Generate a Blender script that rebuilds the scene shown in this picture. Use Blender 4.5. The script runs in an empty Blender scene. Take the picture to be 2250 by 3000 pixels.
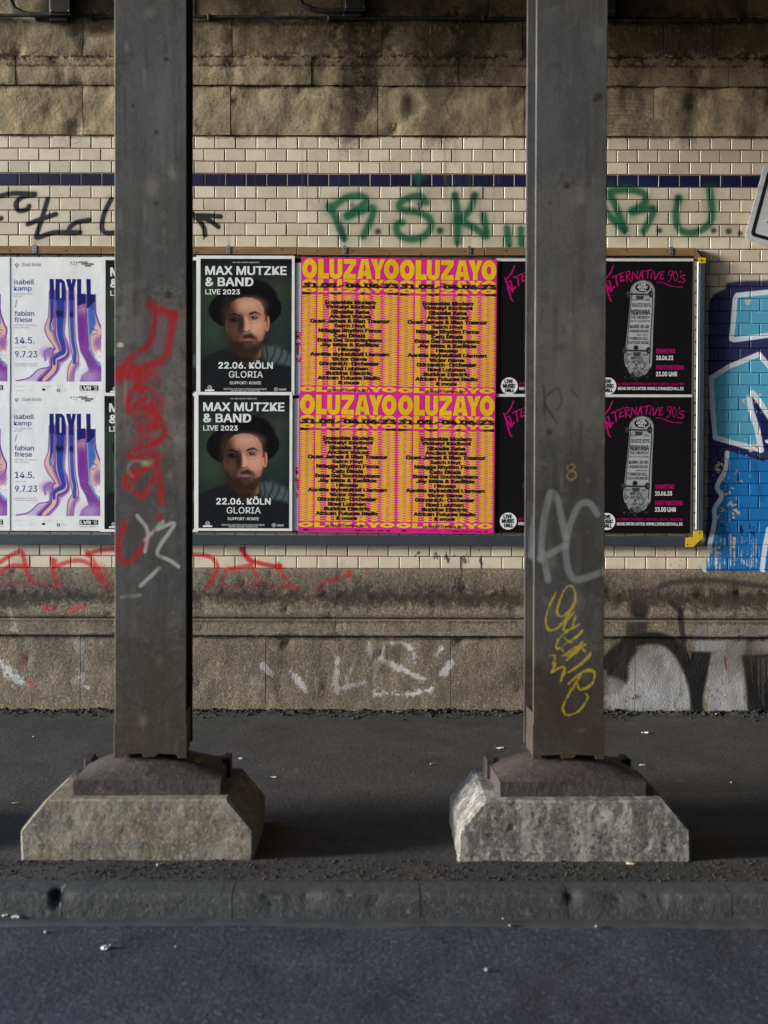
import bpy, bmesh, math, random
import numpy as np
from mathutils import Matrix, Vector, noise

random.seed(7)
rng = np.random.default_rng(7)
S = bpy.context.scene
C = S.collection

# ------------------------------------------------------------------ camera
FPX, IW, IH = 4300.0, 2250.0, 3000.0            # focal length in pixels of the photograph
CAM = Vector((0.0, -8.93, 1.37))
PITCH, YAW, ROLL = math.radians(-1.1), 0.0, math.radians(0.17)
CR = Matrix.Rotation(YAW, 3, 'Z') @ Matrix.Rotation(math.pi / 2 + PITCH, 3, 'X') @ Matrix.Rotation(ROLL, 3, 'Z')
cd = bpy.data.cameras.new('camera')
cd.sensor_fit = 'HORIZONTAL'; cd.sensor_width = 36.0
cd.lens = 36.0 * FPX / IW
cd.clip_start = 0.1; cd.clip_end = 3000
cam = bpy.data.objects.new('camera', cd); C.objects.link(cam)
cam.matrix_world = Matrix.Translation(CAM) @ CR.to_4x4()
cd.dof.use_dof = True; cd.dof.focus_distance = 8.95; cd.dof.aperture_fstop = 4.5
S.camera = cam

# ------------------------------------------------------------------ daylight
SUN_EL, SUN_AZ = math.radians(12.5), math.radians(12)   # from the open end of the underpass, a little from the road side
SDIR = Vector((-math.cos(SUN_EL) * math.cos(SUN_AZ), -math.cos(SUN_EL) * math.sin(SUN_AZ), math.sin(SUN_EL)))
w = bpy.data.worlds.new('World'); S.world = w; w.use_nodes = True
wn = w.node_tree.nodes; wl = w.node_tree.links
sky = wn.new('ShaderNodeTexSky'); sky.sky_type = 'NISHITA'; sky.sun_disc = False
sky.sun_elevation = SUN_EL
sky.sun_rotation = math.atan2(SDIR.x, SDIR.y)
sky.air_density = 0.8; sky.dust_density = 0.5; sky.ozone_density = 2.0
bg = wn['Background']; bg.inputs['Strength'].default_value = 0.13
wl.new(sky.outputs['Color'], bg.inputs['Color'])
sl = bpy.data.lights.new('sun', 'SUN'); sl.energy = 3.0; sl.angle = math.radians(12); sl.color = (1.0, 0.965, 0.915)
so = bpy.data.objects.new('sun', sl); C.objects.link(so)
so.rotation_euler = SDIR.to_track_quat('Z', 'Y').to_euler(); so.location = (-30, -12, 12)
vs = S.view_settings
vs.view_transform = 'Standard'; vs.look = 'None'; vs.gamma = 1.0; vs.use_curve_mapping = False
vs.exposure = 1.43
S.cycles.use_denoising = True
S.cycles.max_bounces = 4; S.cycles.diffuse_bounces = 3; S.cycles.glossy_bounces = 2
S.cycles.sample_clamp_indirect = 4.0

# ------------------------------------------------------------------ measuring helpers (photograph pixel -> place)
def _ray(px, py):
    return CR @ Vector(((px - IW / 2) / FPX, -(py - IH / 2) / FPX, -1.0))
def P(px, py, Y=0.0):
    d = _ray(px, py); t = (Y - CAM.y) / d.y
    return CAM.x + t * d.x, CAM.z + t * d.z
def G(px, py, Z=0.0):
    d = _ray(px, py); t = (Z - CAM.z) / d.z
    return CAM.x + t * d.x, CAM.y + t * d.y

# ------------------------------------------------------------------ scene helpers
def link(o, parent=None):
    C.objects.link(o)
    if parent is not None: o.parent = parent
    return o
def tag(o, label=None, cat=None, group=None, kind=None):
    if label: o['label'] = label
    if cat: o['category'] = cat
    if group: o['group'] = group
    if kind: o['kind'] = kind
    return o
def empty(name, loc=(0, 0, 0), rot=(0, 0, 0)):
    e = bpy.data.objects.new(name, None); C.objects.link(e)
    e.location = loc; e.rotation_euler = rot; e.empty_display_size = 0.05
    return e
def meshobj(name, verts, faces, mat, parent=None, smooth=False):
    me = bpy.data.meshes.new(name); me.from_pydata([tuple(v) for v in verts], [], [tuple(f) for f in faces]); me.update()
    if mat: me.materials.append(mat)
    if smooth:
        me.polygons.foreach_set('use_smooth', [True] * len(me.polygons)); me.set_sharp_from_angle(angle=math.radians(55))
    return link(bpy.data.objects.new(name, me), parent)
class MB:
    """collects simple shapes into one mesh"""
    def __init__(s): s.v = []; s.f = []
    def add(s, v, f):
        b = len(s.v); s.v += [tuple(p) for p in v]; s.f += [tuple(i + b for i in q) for q in f]; return s
    def box(s, x0, x1, y0, y1, z0, z1):
        v = [(x, y, z) for x in (x0, x1) for y in (y0, y1) for z in (z0, z1)]
        return s.add(v, [(0, 1, 3, 2), (4, 6, 7, 5), (0, 4, 5, 1), (2, 3, 7, 6), (0, 2, 6, 4), (1, 5, 7, 3)])
    def prism(s, poly, y0, y1):
        n = len(poly)
        v = [(x, y0, z) for x, z in poly] + [(x, y1, z) for x, z in poly]
        f = [tuple(range(n)), tuple(range(2 * n - 1, n - 1, -1))] + [(i, i + n, (i + 1) % n + n, (i + 1) % n) for i in range(n)]
        return s.add(v, f)
    def tube(s, pts, r, n=8):
        pts = [Vector(p) for p in pts]; rings = []
        for i, p in enumerate(pts):
            t = (pts[min(i + 1, len(pts) - 1)] - pts[max(i - 1, 0)]).normalized()
            a = t.orthogonal().normalized() if i == 0 else (rings[-1][1] - t * rings[-1][1].dot(t)).normalized()
            rings.append((p, a, t.cross(a)))
        v = []; f = []
        for p, a, b in rings:
            for k in range(n):
                q = 2 * math.pi * k / n; v.append(p + (a * math.cos(q) + b * math.sin(q)) * r)
        for i in range(len(pts) - 1):
            for k in range(n):
                k2 = (k + 1) % n; f.append((i * n + k, i * n + k2, (i + 1) * n + k2, (i + 1) * n + k))
        f.append(tuple(range(n - 1, -1, -1))); f.append(tuple(range((len(pts) - 1) * n, len(pts) * n)))
        return s.add(v, f)
    def build(s, name, mat, parent=None, smooth=False, bevel=0.0, seg=1):
        o = meshobj(name, s.v, s.f, mat, parent, smooth)
        bm = bmesh.new(); bm.from_mesh(o.data)
        bmesh.ops.recalc_face_normals(bm, faces=bm.faces)
        if bevel:
            bmesh.ops.bevel(bm, geom=[e for e in bm.edges if e.is_manifold and e.calc_face_angle(0) > 0.5], offset=bevel, segments=seg, affect='EDGES', profile=0.6)
        bm.to_mesh(o.data); bm.free()
        return o
def n3(x, y, z, s=1.0, o=0.0):
    return noise.noise(Vector((x * s + o, y * s - o, z * s + 0.37 * o)))
def fbm(x, y, z, s, oct=4, o=0.0):
    a, t = 1.0, 0.0
    for _ in range(oct):
        t += a * n3(x, y, z, s, o); a *= 0.5; s *= 2.1
    return t

# ------------------------------------------------------------------ material helpers
class NT:
    def __init__(s, name, rough=0.8, spec=0.5):
        s.m = bpy.data.materials.new(name); s.m.use_nodes = True
        s.t = s.m.node_tree; s.b = s.t.nodes['Principled BSDF']
        s.b.inputs['Roughness'].default_value = rough
        s.b.inputs['Specular IOR Level'].default_value = spec
    def n(s, kind, **kw):
        x = s.t.nodes.new(kind)
        for k, v in kw.items(): setattr(x, k, v)
        return x
    def l(s, a, b): s.t.links.new(a, b)
    def pos(s, kind='world'):
        if not hasattr(s, '_p'): s._p = {}
        if kind not in s._p:
            if kind == 'world': s._p[kind] = s.n('ShaderNodeNewGeometry').outputs['Position']
            else: s._p[kind] = s.n('ShaderNodeTexCoord').outputs['Object']
        return s._p[kind]
    def mapv(s, vec, scale=(1, 1, 1), loc=(0, 0, 0)):
        m = s.n('ShaderNodeMapping'); s.l(vec, m.inputs['Vector'])
        m.inputs['Scale'].default_value = scale; m.inputs['Location'].default_value = loc
        return m.outputs['Vector']
    def noise(s, scale, detail=5, rough=0.6, stretch=(1, 1, 1), loc=(0, 0, 0), dist=0.0, space='world'):
        t = s.n('ShaderNodeTexNoise'); s.l(s.mapv(s.pos(space), stretch, loc), t.inputs['Vector'])
        t.inputs['Scale'].default_value = scale; t.inputs['Detail'].default_value = detail
        t.inputs['Roughness'].default_value = rough; t.inputs['Distortion'].default_value = dist
        return t.outputs['Fac']
    def voro(s, scale, out='Distance', stretch=(1, 1, 1), feature='F1', space='world', rnd=1.0):
        t = s.n('ShaderNodeTexVoronoi', feature=feature); s.l(s.mapv(s.pos(space), stretch), t.inputs['Vector'])
        t.inputs['Scale'].default_value = scale; t.inputs['Randomness'].default_value = rnd
        return t.outputs[out]
    def ramp(s, fac, stops):
        r = s.n('ShaderNodeValToRGB'); e = r.color_ramp.elements
        while len(e) < len(stops): e.new(0.5)
        for i, (p, c) in enumerate(stops):
            e[i].position = p; e[i].color = (c, c, c, 1) if not hasattr(c, '__len__') else (*c, 1)
        s.l(fac, r.inputs['Fac']); return r.outputs['Color']
    def mix(s, fac, a, b, mode='MIX'):
        m = s.n('ShaderNodeMix', data_type='RGBA', blend_type=mode)
        for i, v in ((0, fac), (6, a), (7, b)):
            if hasattr(v, 'is_linked'): s.l(v, m.inputs[i])
            elif i == 0: m.inputs[0].default_value = v
            else: m.inputs[i].default_value = (*v, 1)
        return m.outputs[2]
    def math(s, op, a, b=0.0, clamp=False):
        m = s.n('ShaderNodeMath', operation=op, use_clamp=clamp)
        for i, v in ((0, a), (1, b)):
            if hasattr(v, 'is_linked'): s.l(v, m.inputs[i])
            else: m.inputs[i].default_value = v
        return m.outputs[0]
    def speck(s, c, scale, lo, hi, amt, col, **k):
        return s.mix(s.ramp(s.noise(scale, **k), [(lo, 0), (hi, amt)]), c, col)
    def rnd(s): return s.n('ShaderNodeObjectInfo').outputs['Random']
    def color(s, c):
        if hasattr(c, 'is_linked'): s.l(c, s.b.inputs['Base Color'])
        else: s.b.inputs['Base Color'].default_value = (*c, 1)
        s.c = c; return s
    def roughness(s, r): s.l(r, s.b.inputs['Roughness']); return s
    def bump(s, h, dist=0.01, strength=1.0):
        b = s.n('ShaderNodeBump'); b.inputs['Distance'].default_value = dist; b.inputs['Strength'].default_value = strength
        s.l(h, b.inputs['Height'])
        if getattr(s, '_last', None): s.l(s._last, b.inputs['Normal'])
        s._last = b.outputs['Normal']; s.l(b.outputs['Normal'], s.b.inputs['Normal']); return s
    def sprayed(s, col, img, x0, x1, z0, z1, space='world'):
        """paint layer: image drawn by this script, laid on by position (x, z) in metres"""
        sp = s.n('ShaderNodeSeparateXYZ'); s.l(s.pos(space), sp.inputs[0])
        u = s.math('MULTIPLY', s.math('SUBTRACT', sp.outputs['X'], x0), 1 / (x1 - x0))
        v = s.math('MULTIPLY', s.math('SUBTRACT', sp.outputs['Z'], z0), 1 / (z1 - z0))
        cb = s.n('ShaderNodeCombineXYZ'); s.l(u, cb.inputs[0]); s.l(v, cb.inputs[1])
        t = s.n('ShaderNodeTexImage', image=img, extension='CLIP', interpolation='Cubic'); s.l(cb.outputs[0], t.inputs['Vector'])
        s.paint_alpha = t.outputs['Alpha']
        return s.mix(t.outputs['Alpha'], col, t.outputs['Color'])
def srgb(r, g, b):
    f = lambda c: (c / 255 / 12.92) if c <= 10 else ((c / 255 + 0.055) / 1.055) ** 2.4
    return (f(r), f(g), f(b))

# ------------------------------------------------------------------ a small painter for spray paint and printed pictures
class Canvas:
    """an RGBA picture drawn with soft strokes and shapes; authoring units are mapped with fx"""
    def __init__(s, w_, h_, fx, unit=1.0, bgc=None):
        s.w, s.h, s.fx, s.u = w_, h_, fx, unit
        s.rgb = np.zeros((h_, w_, 3), np.float32); s.a = np.zeros((h_, w_), np.float32)
        if bgc is not None: s.rgb[:] = np.array(bgc) / 255; s.a[:] = 1
        s.nz = None
    def _pts(s, pts): return np.array([s.fx(*p) for p in pts], np.float32)
    def _box(s, p, pad):
        x0 = max(int(p[:, 0].min() - pad), 0); x1 = min(int(p[:, 0].max() + pad) + 2, s.w)
        y0 = max(int(p[:, 1].min() - pad), 0); y1 = min(int(p[:, 1].max() + pad) + 2, s.h)
        return x0, x1, y0, y1
    def _blend(s, box, m, col):
        x0, x1, y0, y1 = box
        A = s.a[y0:y1, x0:x1]; R = s.rgb[y0:y1, x0:x1]
        out = m + A * (1 - m)
        k = np.where(out > 1e-4, m / np.maximum(out, 1e-4), 0)[..., None]
        R[:] = R * (1 - k) + (np.array(col, np.float32) / 255) * k; A[:] = out
    def noisefield(s):
        if s.nz is None:
            f = np.zeros((s.h, s.w), np.float32)
            for sc, am in ((4, .45), (10, .35), (26, .3), (60, .25)):
                g = rng.random((s.h // sc + 3, s.w // sc + 3)).astype(np.float32)
                yy = np.arange(s.h) / sc; xx = np.arange(s.w) / sc
                yi = yy.astype(int); xi = xx.astype(int); fy = (yy - yi)[:, None]; fxx = (xx - xi)[None]
                f += am * (g[yi][:, xi] * (1 - fy) * (1 - fxx) + g[yi + 1][:, xi] * fy * (1 - fxx) + g[yi][:, xi + 1] * (1 - fy) * fxx + g[yi + 1][:, xi + 1] * fy * fxx)
            s.nz = (f - f.mean()) / (f.std() + 1e-6)
        return s.nz
    def smooth(s, pts, k=6):
        p = np.array(pts, np.float32)
        if len(p) < 3: return p
        q = np.vstack([2 * p[0] - p[1], p, 2 * p[-1] - p[-2]]); out = []
        for i in range(1, len(q) - 2):
            for t in np.linspace(0, 1, k, endpoint=False):
                a, b, c, d = q[i - 1], q[i], q[i + 1], q[i + 2]
                out.append(0.5 * (2 * b + (c - a) * t + (2 * a - 5 * b + 4 * c - d) * t * t + (3 * b - a - 3 * c + d) * t ** 3))
        out.append(q[-2]); return np.array(out)
    def stroke(s, pts, width, col, soft=0.3, alpha=1.0, curve=True, haze=0.0, rough=0.0, w2=None):
        p0 = s.smooth(pts) if curve else np.array(pts, np.float32)
        p = s._pts(p0); r = width * s.u / 2; sf = max(soft * r, 0.6)
        r2 = r if w2 is None else w2 * s.u / 2
        bx = s._box(p, max(r, r2) * (1 + soft) + 2 + (3.0 * r if haze else 0))
        x0, x1, y0, y1 = bx
        if x1 <= x0 or y1 <= y0: return
        Y, X = np.mgrid[y0:y1, x0:x1].astype(np.float32)
        best = np.full(X.shape, 1e9, np.float32); n = max(len(p) - 1, 1)
        for i in range(n):
            a = p[i]; b = p[min(i + 1, len(p) - 1)]; d = b - a; L = max(float(d @ d), 1e-6)
            t = np.clip(((X - a[0]) * d[0] + (Y - a[1]) * d[1]) / L, 0, 1)
            dd = np.hypot(X - a[0] - t * d[0], Y - a[1] - t * d[1]) - (r + (r2 - r) * (i + t) / n)
            best = np.minimum(best, dd)
        if rough: best = best + rough * r * s.noisefield()[y0:y1, x0:x1]
        m = np.clip(0.5 - best / (2 * sf), 0, 1); m = m * m * (3 - 2 * m)
        if haze: m = np.maximum(m, haze * np.exp(-np.maximum(best, 0) / (1.1 * r)))
        s._blend(bx, m * alpha, col)
    def dot(s, x, y, r, col, **k): s.stroke([(x, y), (x + 0.01, y)], 2 * r, col, curve=False, **k)
    def poly(s, pts, col, soft=2.0, alpha=1.0, curve=False, rough=0.0):
        p0 = s.smooth(list(pts) + [pts[0]]) if curve else np.array(pts, np.float32)
        p = s._pts(p0); sf = max(soft * s.u, 0.5); bx = s._box(p, sf + 2 + rough * 3); x0, x1, y0, y1 = bx
        if x1 <= x0 or y1 <= y0: return
        Y, X = np.mgrid[y0:y1, x0:x1].astype(np.float32)
        ins = np.zeros(X.shape, bool); best = np.full(X.shape, 1e9, np.float32)
        for i in range(len(p)):
            a = p[i]; b = p[(i + 1) % len(p)]; d = b - a; L = max(float(d @ d), 1e-6)
            t = np.clip(((X - a[0]) * d[0] + (Y - a[1]) * d[1]) / L, 0, 1)
            best = np.minimum(best, np.hypot(X - a[0] - t * d[0], Y - a[1] - t * d[1]))
            if abs(d[1]) > 1e-9:
                c = ((a[1] > Y) != (b[1] > Y)) & (X < d[0] * (Y - a[1]) / d[1] + a[0]); ins ^= c
        sd = np.where(ins, -best, best)
        if rough: sd = sd + rough * s.noisefield()[y0:y1, x0:x1]
        m = np.clip(0.5 - sd / (2 * sf), 0, 1); m = m * m * (3 - 2 * m)
        s._blend(bx, m * alpha, col)
    def ell(s, cx, cy, rx, ry, col, soft=0.3, alpha=1.0, rot=0.0):
        c = s._pts([(cx, cy)]); rx *= s.u; ry *= s.u; R = max(rx, ry) * (1 + soft) + 2
        bx = s._box(c, R); x0, x1, y0, y1 = bx
        if x1 <= x0 or y1 <= y0: return
        Y, X = np.mgrid[y0:y1, x0:x1].astype(np.float32); X = X - c[0, 0]; Y = Y - c[0, 1]
        ca, sa = math.cos(rot), math.sin(rot)
        d = np.hypot((X * ca + Y * sa) / rx, (-X * sa + Y * ca) / ry)
        m = np.clip((1 + soft - d) / max(2 * soft, 1e-3), 0, 1); m = m * m * (3 - 2 * m)
        s._blend(bx, m * alpha, col)
    def wear(s, x0, y0, x1, y1, th, streak=False, soft=0.25):
        """chip paint away inside a rectangle (authoring units)"""
        p = s._pts([(x0, y0), (x1, y1)]); a0, a1, b0, b1 = s._box(p, 0)
        if a1 <= a0 or b1 <= b0: return
        f = s.noisefield()[b0:b1, a0:a1]
        if streak:
            col = rng.normal(size=(1, a1 - a0)); col = (col + np.roll(col, 1) + np.roll(col, 2)) / 1.7; f = 0.6 * f + 0.8 * col
        yy = np.linspace(-1, 1, b1 - b0)[:, None]; xx = np.linspace(-1, 1, a1 - a0)[None]
        edge = np.clip((1 - np.maximum(abs(yy), abs(xx))) / 0.35, 0, 1)
        s.a[b0:b1, a0:a1] *= 1 - np.clip((f - th - (1 - edge) * 2) / soft, 0, 1)
    def image(s, name, grain=0.0):
        px = np.ones((s.h, s.w, 4), np.float32); px[..., :3] = s.rgb; px[..., 3] = s.a
        if grain: px[..., :3] = np.clip(px[..., :3] + rng.normal(0, grain, (s.h, s.w, 1)), 0, 1)
        im = bpy.data.images.new(name, s.w, s.h, alpha=True)
        im.pixels.foreach_set(px[::-1].ravel()); im.update(); im.pack(); return im

# ================================================================== spray paint, stains and ledge shade on the wall (drawn once, laid on by position)
WX0, WX1, WZ0, WZ1, WRES = -2.55, 2.55, -0.05, 4.45, 0.0025
def wall_depth(py): return -0.15 * min(max((py - 1680) / 140, 0), 1)
def wall_fx(px, py):
    x, z = P(px, py, wall_depth(py)); return (x - WX0) / WRES, (WZ1 - z) / WRES
WU = (8.93 / FPX) / WRES
wc = Canvas(int((WX1 - WX0) / WRES), int((WZ1 - WZ0) / WRES), wall_fx, WU)
# old water stains on the stone and tiles, and painted ledge shade
DK = (32, 26, 18)
for x, y0, y1, wd, al in ((1020, 60, 400, 60, .5), (1075, 80, 300, 45, .5), (1280, -20, 380, 95, .62), (1395, 60, 180, 110, .5), (1345, 60, 260, 55, .45), (840, 60, 170, 60, .35), (1860, 60, 120, 180, .35),
                          (2010, 60, 400, 55, .45), (185, 250, 400, 40, .2), (1830, 190, 400, 30, .25), (720, 0, 50, 60, .4), (330, 0, 60, 50, .3), (930, 100, 165, 110, .45), (2130, -10, 160, 130, .35)):
    wc.stroke([(x, y0), (x + 4, (y0 + y1) / 2), (x - 3, y1)], wd, DK, soft=.85, alpha=al, rough=.25)
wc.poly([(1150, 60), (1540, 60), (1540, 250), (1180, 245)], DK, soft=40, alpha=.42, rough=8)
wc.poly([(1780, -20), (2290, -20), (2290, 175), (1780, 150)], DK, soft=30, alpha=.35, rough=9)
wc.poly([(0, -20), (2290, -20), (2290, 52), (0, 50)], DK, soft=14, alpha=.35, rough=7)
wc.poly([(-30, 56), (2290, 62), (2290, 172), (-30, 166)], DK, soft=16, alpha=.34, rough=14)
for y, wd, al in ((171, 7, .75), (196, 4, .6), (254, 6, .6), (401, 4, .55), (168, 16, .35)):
    wc.stroke([(-20, y - 1), (600, y), (1125, y), (1700, y + 2), (2290, y + 5)], wd, (22, 18, 13), soft=.8, alpha=al, rough=.9, curve=False)  # dark lines that put shade along the stone ledges into the colour
for p in ([(1000, 70), (1030, 200), (1020, 395)], [(1090, 60), (1085, 180), (1075, 300)], [(1040, 60), (1050, 160)]): wc.stroke(p, 75, (26, 21, 14), soft=.9, alpha=.5, rough=.2)
for i in range(40):                                     # cracks and chipped bedding in the stone
    x = rng.uniform(0, 2250); y = rng.choice([rng.uniform(70, 165), rng.uniform(260, 395)]); L = rng.uniform(12, 60)
    wc.stroke([(x, y), (x + rng.normal(0, 14), y + L * .3), (x + rng.normal(0, 22), y + L * .6), (x + rng.normal(0, 30), y + L)], rng.uniform(1.2, 2.6), (34, 27, 18), soft=.9, alpha=rng.uniform(.2, .5), rough=.6)
for i in range(34):                                     # tooling marks on one block
    x = 1945 + i * 5.5 + rng.normal(0, 1.5); wc.stroke([(x, 70), (x + 6 - i * .3, 110), (x - 4, 164)], 1.8, (34, 27, 18), alpha=rng.uniform(.3, .8))
for i in range(9):
    y = 290 + i * 12; wc.stroke([(1782, y), (1840, y + rng.normal(0, 3)), (1908, y + 6 + rng.normal(0, 3))], 2, (34, 27, 18), alpha=.5)
for i in range(130):                                    # pale lime runs under the conduit
    x = rng.uniform(0, 2250); y = rng.uniform(70, 100); L = rng.exponential(9) + 3
    wc.stroke([(x, y), (x + rng.normal(0, 1), y + L)], rng.uniform(1.5, 4), (176, 168, 148), alpha=rng.uniform(.25, .75), curve=False)
for i in range(26):                                     # brown runs on the tiles
    x = rng.choice([rng.uniform(1290, 1480), rng.uniform(560, 2200)]); y = rng.uniform(402, 560); L = rng.uniform(60, 200)
    wc.stroke([(x, y), (x + 1, min(y + L, 722))], rng.uniform(3, 8), (96, 78, 50), soft=.9, alpha=rng.uniform(.08, .3), curve=False)
for px in (103, 670, 1010, 1375, 1965):
    wc.stroke([(px, 724), (px, 690)], 8, (90, 60, 35), soft=.9, alpha=.25, curve=False)
# stone patches of lighter render
wc.poly([(1135, 262), (1330, 258), (1500, 262), (1528, 330), (1500, 392), (1240, 396), (1140, 392), (1105, 330)], (150, 138, 112), soft=6, alpha=.42, rough=5)
wc.poly([(770, 110), (860, 100), (890, 160), (800, 166), (720, 166)], (122, 110, 84), soft=8, alpha=.4, rough=5)
wc.poly([(1440, 70), (1530, 70), (1530, 165), (1440, 160)], (130, 122, 104), soft=10, alpha=.35, rough=8)
# black tag
BK = (20, 20, 23)
for p in ([(0, 573), (40, 566), (102, 568)], [(100, 570), (64, 577), (46, 597), (54, 616), (78, 613), (85, 603)], [(-8, 641), (3, 639)],
          [(139, 583), (125, 631), (108, 685), (112, 695), (156, 681), (217, 681)], [(81, 656), (122, 641), (163, 627)],
          [(261, 644), (224, 651), (203, 668), (207, 681), (234, 680)], [(325, 583), (305, 624), (298, 664), (308, 681), (335, 681)],
          [(545, 631), (603, 631), (645, 634)], [(545, 615), (566, 629), (610, 644), (639, 664)], [(560, 625), (585, 648), (597, 668), (600, 688)]):
    wc.stroke(p, 15.5, (12, 12, 14), soft=.4, alpha=1, haze=.15)
wc.stroke([(597, 688), (596, 700)], 5, BK, alpha=.8, curve=False)
wc.stroke([(942, 540), (932, 596)], 2, (40, 36, 34), alpha=.8, curve=False)
# green tag
GN = (0, 94, 58); GD = (0, 50, 34)
greens = ([(963, 603), (976, 624), (993, 664), (1007, 698)], [(966, 612), (1010, 580), (1051, 573), (1071, 583), (1058, 603), (1017, 630)],
          [(1017, 634), (1058, 617), (1092, 610), (1085, 644), (1064, 691)],
          [(1247, 592), (1227, 573), (1186, 583), (1169, 600), (1179, 614), (1220, 620), (1254, 637), (1261, 664), (1240, 691), (1200, 700), (1166, 685), (1162, 658), (1176, 651)],
          [(1332, 572), (1339, 624), (1339, 708)], [(1389, 572), (1376, 612), (1342, 651)], [(1345, 644), (1396, 671), (1423, 690), (1415, 630)],
          [(1484, 668), (1489, 716)], [(1525, 671), (1526, 716)],
          [(1760, 580), (1786, 563), (1830, 556), (1878, 563), (1891, 583), (1878, 603), (1850, 617)], [(1770, 560), (1793, 583), (1810, 624), (1827, 671)], [(1760, 600), (1783, 631), (1827, 673)],
          [(1854, 620), (1911, 610), (1905, 637), (1884, 676)],
          [(1986, 580), (1979, 631), (1989, 671), (2027, 681), (2067, 664), (2084, 631), (2078, 556)])
for p in greens: wc.stroke(p, 25, GN, soft=.7, alpha=.96, haze=.34)
for x, y, r in ((1106, 678, 10), (1288, 675, 11), (1930, 675, 9), (2089, 675, 9), (2133, 677, 10), (2167, 683, 8)): wc.dot(x, y, r, GD, soft=.7, alpha=.95, haze=.2)
for p in ([(1007, 690), (1008, 706)], [(1339, 705), (1338, 722)], [(1225, 596), (1228, 612)], [(1234, 596), (1234, 606)], [(1827, 670), (1829, 684)], [(1884, 672), (1885, 690)], [(1491, 716), (1492, 724)], [(1232, 596), (1236, 590)]):
    wc.stroke(p, 6, GD, alpha=.9, curve=False)
for x, y, r in ((1000, 672, 12), (1002, 690, 9), (1228, 590, 13), (1332, 574, 11), (1389, 574, 10), (1986, 582, 12), (1030, 600, 8), (1339, 640, 9), (1420, 680, 9), (1827, 668, 9), (1910, 612, 8)): wc.dot(x, y, r, GD, soft=.9, alpha=.6)
wc.ell(1224, 512, 20, 14, (30, 110, 80), soft=.9, alpha=.35); wc.stroke([(1224, 505), (1226, 572)], 12, (20, 100, 66), soft=.95, alpha=.4)
# red tag low on the tiles and the ledge
RD = (196, 22, 34)
for p, a in (([(0, 1646), (34, 1625), (61, 1615), (68, 1632), (78, 1666), (92, 1693)], .9), ([(0, 1680), (27, 1659), (74, 1656)], .85), ([(-4, 1717), (54, 1707), (115, 1710), (156, 1717)], .6),
             ([(152, 1639), (159, 1676), (170, 1717)], .8), ([(156, 1663), (197, 1646), (237, 1642), (271, 1659), (291, 1697)], .85), ([(254, 1624), (291, 1612), (340, 1608)], .9), ([(254, 1615), (285, 1663), (312, 1717)], .75),
             ([(545, 1612), (559, 1622), (610, 1629), (634, 1652), (630, 1683), (603, 1724)], .85), ([(708, 1608), (725, 1636), (759, 1649), (807, 1659), (820, 1658)], .95), ([(712, 1615), (739, 1656), (759, 1697), (766, 1710)], .6),
             ([(668, 1663), (651, 1703), (668, 1720), (746, 1710), (861, 1724)], .55), ([(678, 1666), (732, 1656)], .8), ([(813, 1652), (841, 1703), (875, 1727)], .65), ([(929, 1737), (946, 1707), (990, 1693)], .7),
             ([(132, 1781), (163, 1778)], .55), ([(210, 1787), (226, 1780), (251, 1774)], .5), ([(70, 1915), (62, 1960)], .3), ([(85, 1990), (92, 2010)], .3)):
    wc.stroke(p, 14, RD, soft=.55, alpha=a, haze=.12)
for p in ([(285, 1665), (310, 1735)], [(300, 1660), (322, 1730)], [(165, 1690), (175, 1735)]): wc.stroke(p, 20, RD, soft=.9, alpha=.35)
for x, y, r, a in ((1020, 1682, 12, .85), (1075, 1671, 9, .35), (140, 1782, 8, .5), (214, 1785, 8, .5), (708, 1610, 9, .8), (816, 1660, 9, .8), (158, 1644, 10, .8)): wc.dot(x, y, r, RD, soft=.6, alpha=a)
for i in range(40):
    wc.dot(rng.uniform(1800, 2060), rng.uniform(1600, 1720), rng.uniform(1, 3), (150, 30, 40), alpha=rng.uniform(.2, .6))
# worn white tags on the base
WH = (206, 206, 204)
for p, wd, a in (([(-4, 1936), (27, 1970), (52, 1990)], 24, .85), ([(224, 1870), (232, 1900), (232, 1975)], 34, .35), ([(30, 1780), (46, 1850)], 12, .4), ([(770, 1950), (795, 1972)], 16, .8), ([(851, 1965), (892, 2022)], 14, .85),
                 ([(925, 1985), (928, 2020)], 10, .45), ([(986, 1930), (983, 2024)], 12, .75), ([(1003, 2014), (1064, 2000)], 13, .8), ([(1040, 1930), (1014, 1990)], 10, .5), ([(1080, 1880), (1084, 1925)], 10, .55),
                 ([(1125, 1890), (1100, 1960), (1095, 2040)], 14, .5), ([(1115, 1928), (1179, 1961), (1238, 1990)], 12, .75), ([(1100, 2030), (1193, 2032), (1258, 2021)], 15, .85), ([(1135, 1884), (1179, 1883), (1210, 1907), (1213, 1941)], 11, .6),
                 ([(1276, 1916), (1290, 1898)], 12, .6), ([(1299, 1972), (1320, 1941)], 13, .7), ([(740, 1990), (765, 2005)], 20, .3), ([(800, 1900), (830, 1920)], 14, .25), ([(245, 2010), (260, 2012)], 8, .5)):
    wc.stroke(p, wd, WH, soft=.8, alpha=a, rough=.55)
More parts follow.
